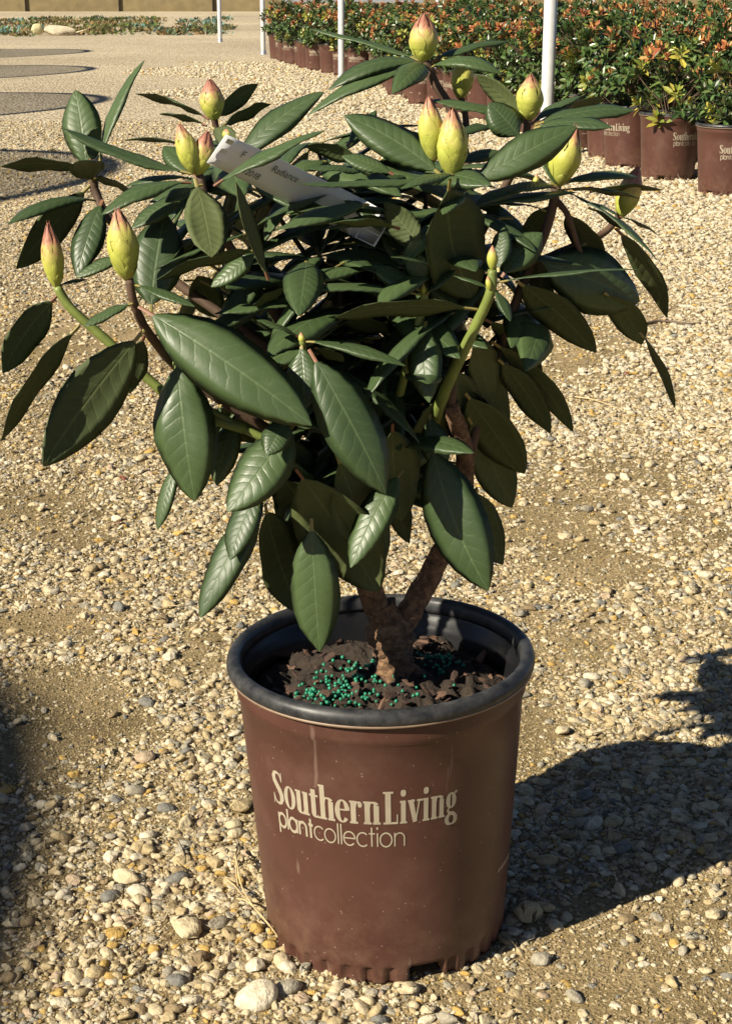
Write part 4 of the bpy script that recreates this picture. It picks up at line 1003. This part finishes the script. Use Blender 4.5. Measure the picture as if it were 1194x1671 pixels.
bar('brace', (-1.0, -.42, .12), (-.2, -.42, .62), .018, bn); bar('brace', (1.0, -.42, .62), (.4, -.42, .1), .018, bn); bar('brace', (-1.0, -.40, .60), (-1.5, -.40, .82), .018, bn)
fn = empty('screen_fence', (0, 64, 0)); tag(fn, 'olive brown cloth screen fence on dark posts along the far side', 'fence')
sp = 3.58; x0 = -13.0 - sp * 3
for i in range(16):
    x = x0 + i * sp
    V = []; Fc = []; n = 10
    for k in range(n + 1):
        for z in (0, .05, .6, 1.2, 1.6, 1.8):
            V.append((x + sp * k / n, .05 * math.sin(k / n * math.pi) * math.sin(z * 2 + i), z))
    for k in range(n):
        for j in range(5): Fc.append((k * 6 + j, (k + 1) * 6 + j, (k + 1) * 6 + j + 1, k * 6 + j + 1))
    b = len(V); V += [(v[0], v[1] + .01, v[2]) for v in V]; Fc += [tuple(b + q for q in f[::-1]) for f in Fc]
    obj('screen_panel', new_mesh('screen_panel', V, Fc, [M['fence_cloth']]), fn); bar('post', (x, -.06, 0), (x, -.06, 1.9), .035, fn, 'dark_post')
# strip of weeds
def weeds():
    rnd = random.Random(3); V = []; Fc = []; C = []
    for i in range(900):
        px = rnd.uniform(-80, 372); py = rnd.uniform(30, 58) - (0 if px > 60 else -2)
        if rnd.random() > .45 + 1.1 * mnoise.noise(Vector((px * .02, py * .07, 0))): continue
        g = ground_at(px, py); hgt = rnd.uniform(.04, .17); c = rnd.choice([(.10, .13, .03), (.16, .13, .05), (.22, .15, .06), (.07, .10, .04), (.12, .21, .17) if px > 210 or px < 60 else (.14, .14, .05)])
        for k in range(9):
            a = rnd.uniform(0, 6.28); d = Vector((math.cos(a), math.sin(a), rnd.uniform(.4, 1.6))).normalized() * hgt; s = Vector((-math.sin(a), math.cos(a), 0)) * rnd.uniform(.02, .05); b = len(V)
            o_ = g + Vector((rnd.uniform(-.2, .2), rnd.uniform(-.2, .2), 0)); V += [o_, o_ + d * .5 + s, o_ + d, o_ + d * .5 - s]; Fc.append((b, b + 1, b + 2, b + 3)); C += [(*c, 1)] * 4
    me = new_mesh('weeds', V, Fc, [M['foliage']], smooth=False); at = me.color_attributes.new('tint', 'FLOAT_COLOR', 'POINT'); at.data.foreach_set('color', np.asarray(C, np.float32).ravel()); return me
tag(obj('weeds', weeds()), 'low strip of mixed green and brown weeds before the far fence', 'weeds', kind='stuff')
def rock(name, px, py, sc_, k, label, cat, rgb):
    g = ground_at(px, py); me = proto_meshes[k].copy(); me.materials.clear(); me.materials.append(simple(name + '_stone', rgb, .85, .25, 2)); o = obj(name, me, None, (g.x, g.y, sc_[2] * .35)); o.scale = sc_; tag(o, label, cat)
rock('rock', 62, 58, (.17, .15, .34), 6, 'upright pale yellow rock at the edge of the weeds', 'rock', (.55, .50, .28))
rock('rock', 97, 58, (.36, .2, .24), 9, 'long low pale rock lying beside the upright yellow rock', 'rock', (.48, .42, .30))

# ------------------------------------------------------------------ row of shade-cloth hoop houses left of the lane (their shadows reach into view)
def hoop(tipx, tipy, apex, half, label):
    # the arch faces the lane; its apex throws its shadow to (tipx, tipy)
    Ls = apex / math.tan(SUN_EL); bx, by = tipx + SUN_H.x * Ls, tipy + SUN_H.y * Ls
    h = empty('hoop_house', (bx, by, 0)); tag(h, label, 'hoop house', 'hoop houses along the lane')
    dirv = Vector((-.17, 1, 0)).normalized(); back = Vector((-1, -.17, 0)).normalized(); N = 24; ribs = 5; ln = 6.0
    prof_ = []
    for i in range(N + 1):
        a = math.pi * i / N; prof_.append((half * math.cos(a) * (1 if 0 < i < N else 1), (apex * (math.sin(a) ** .8)) if 0 < i < N else 0.0))
    for r_ in range(ribs):
        o_ = back * (ln * r_ / (ribs - 1)); pts = [o_ + dirv * u + Vector((0, 0, z)) for u, z in prof_]
        V, Fc = tube_data(pts, [.035] * len(pts), 8); obj('arch_pipe', new_mesh('arch_pipe', V, Fc, [M['steel']]), h)
    V = []; Fc = []
    for r_ in range(2):
        for u, z in prof_: V.append(back * (ln * r_) + dirv * u * 1.01 + Vector((0, 0, z * 1.012 + .04)))
    for i in range(N): Fc.append((i, i + 1, N + 2 + i, N + 1 + i))
    obj('shade_cloth', new_mesh('shade_cloth', V, Fc, [M['film']]), h)
    V = [dirv * u + Vector((0, 0, z)) for u, z in prof_]; obj('end_cloth', new_mesh('end_cloth', V, [tuple(range(N + 1))], [M['film']], smooth=False), h)
    V, Fc = tube_data([dirv * (-half * .8) + Vector((0, 0, apex * .62)), dirv * (half * .8) + Vector((0, 0, apex * .62))], [.03, .03], 8); obj('cross_bar', new_mesh('cross_bar', V, Fc, [M['steel']]), h)
for (tx, ty, lab) in ((-3.95, 23.6, 'shade-cloth hoop house nearest the far fence'), (-3.05, 18.4, 'shade-cloth hoop house second from the far fence'), (-2.12, 13.3, 'shade-cloth hoop house in the middle of the row'),
                      (-1.28, 8.2, 'shade-cloth hoop house before the last of the row'), (-.385, 1.50, 'shade-cloth hoop house beside the big rhododendron')):
    hoop(tx, ty, 2.6, 1.9, lab)
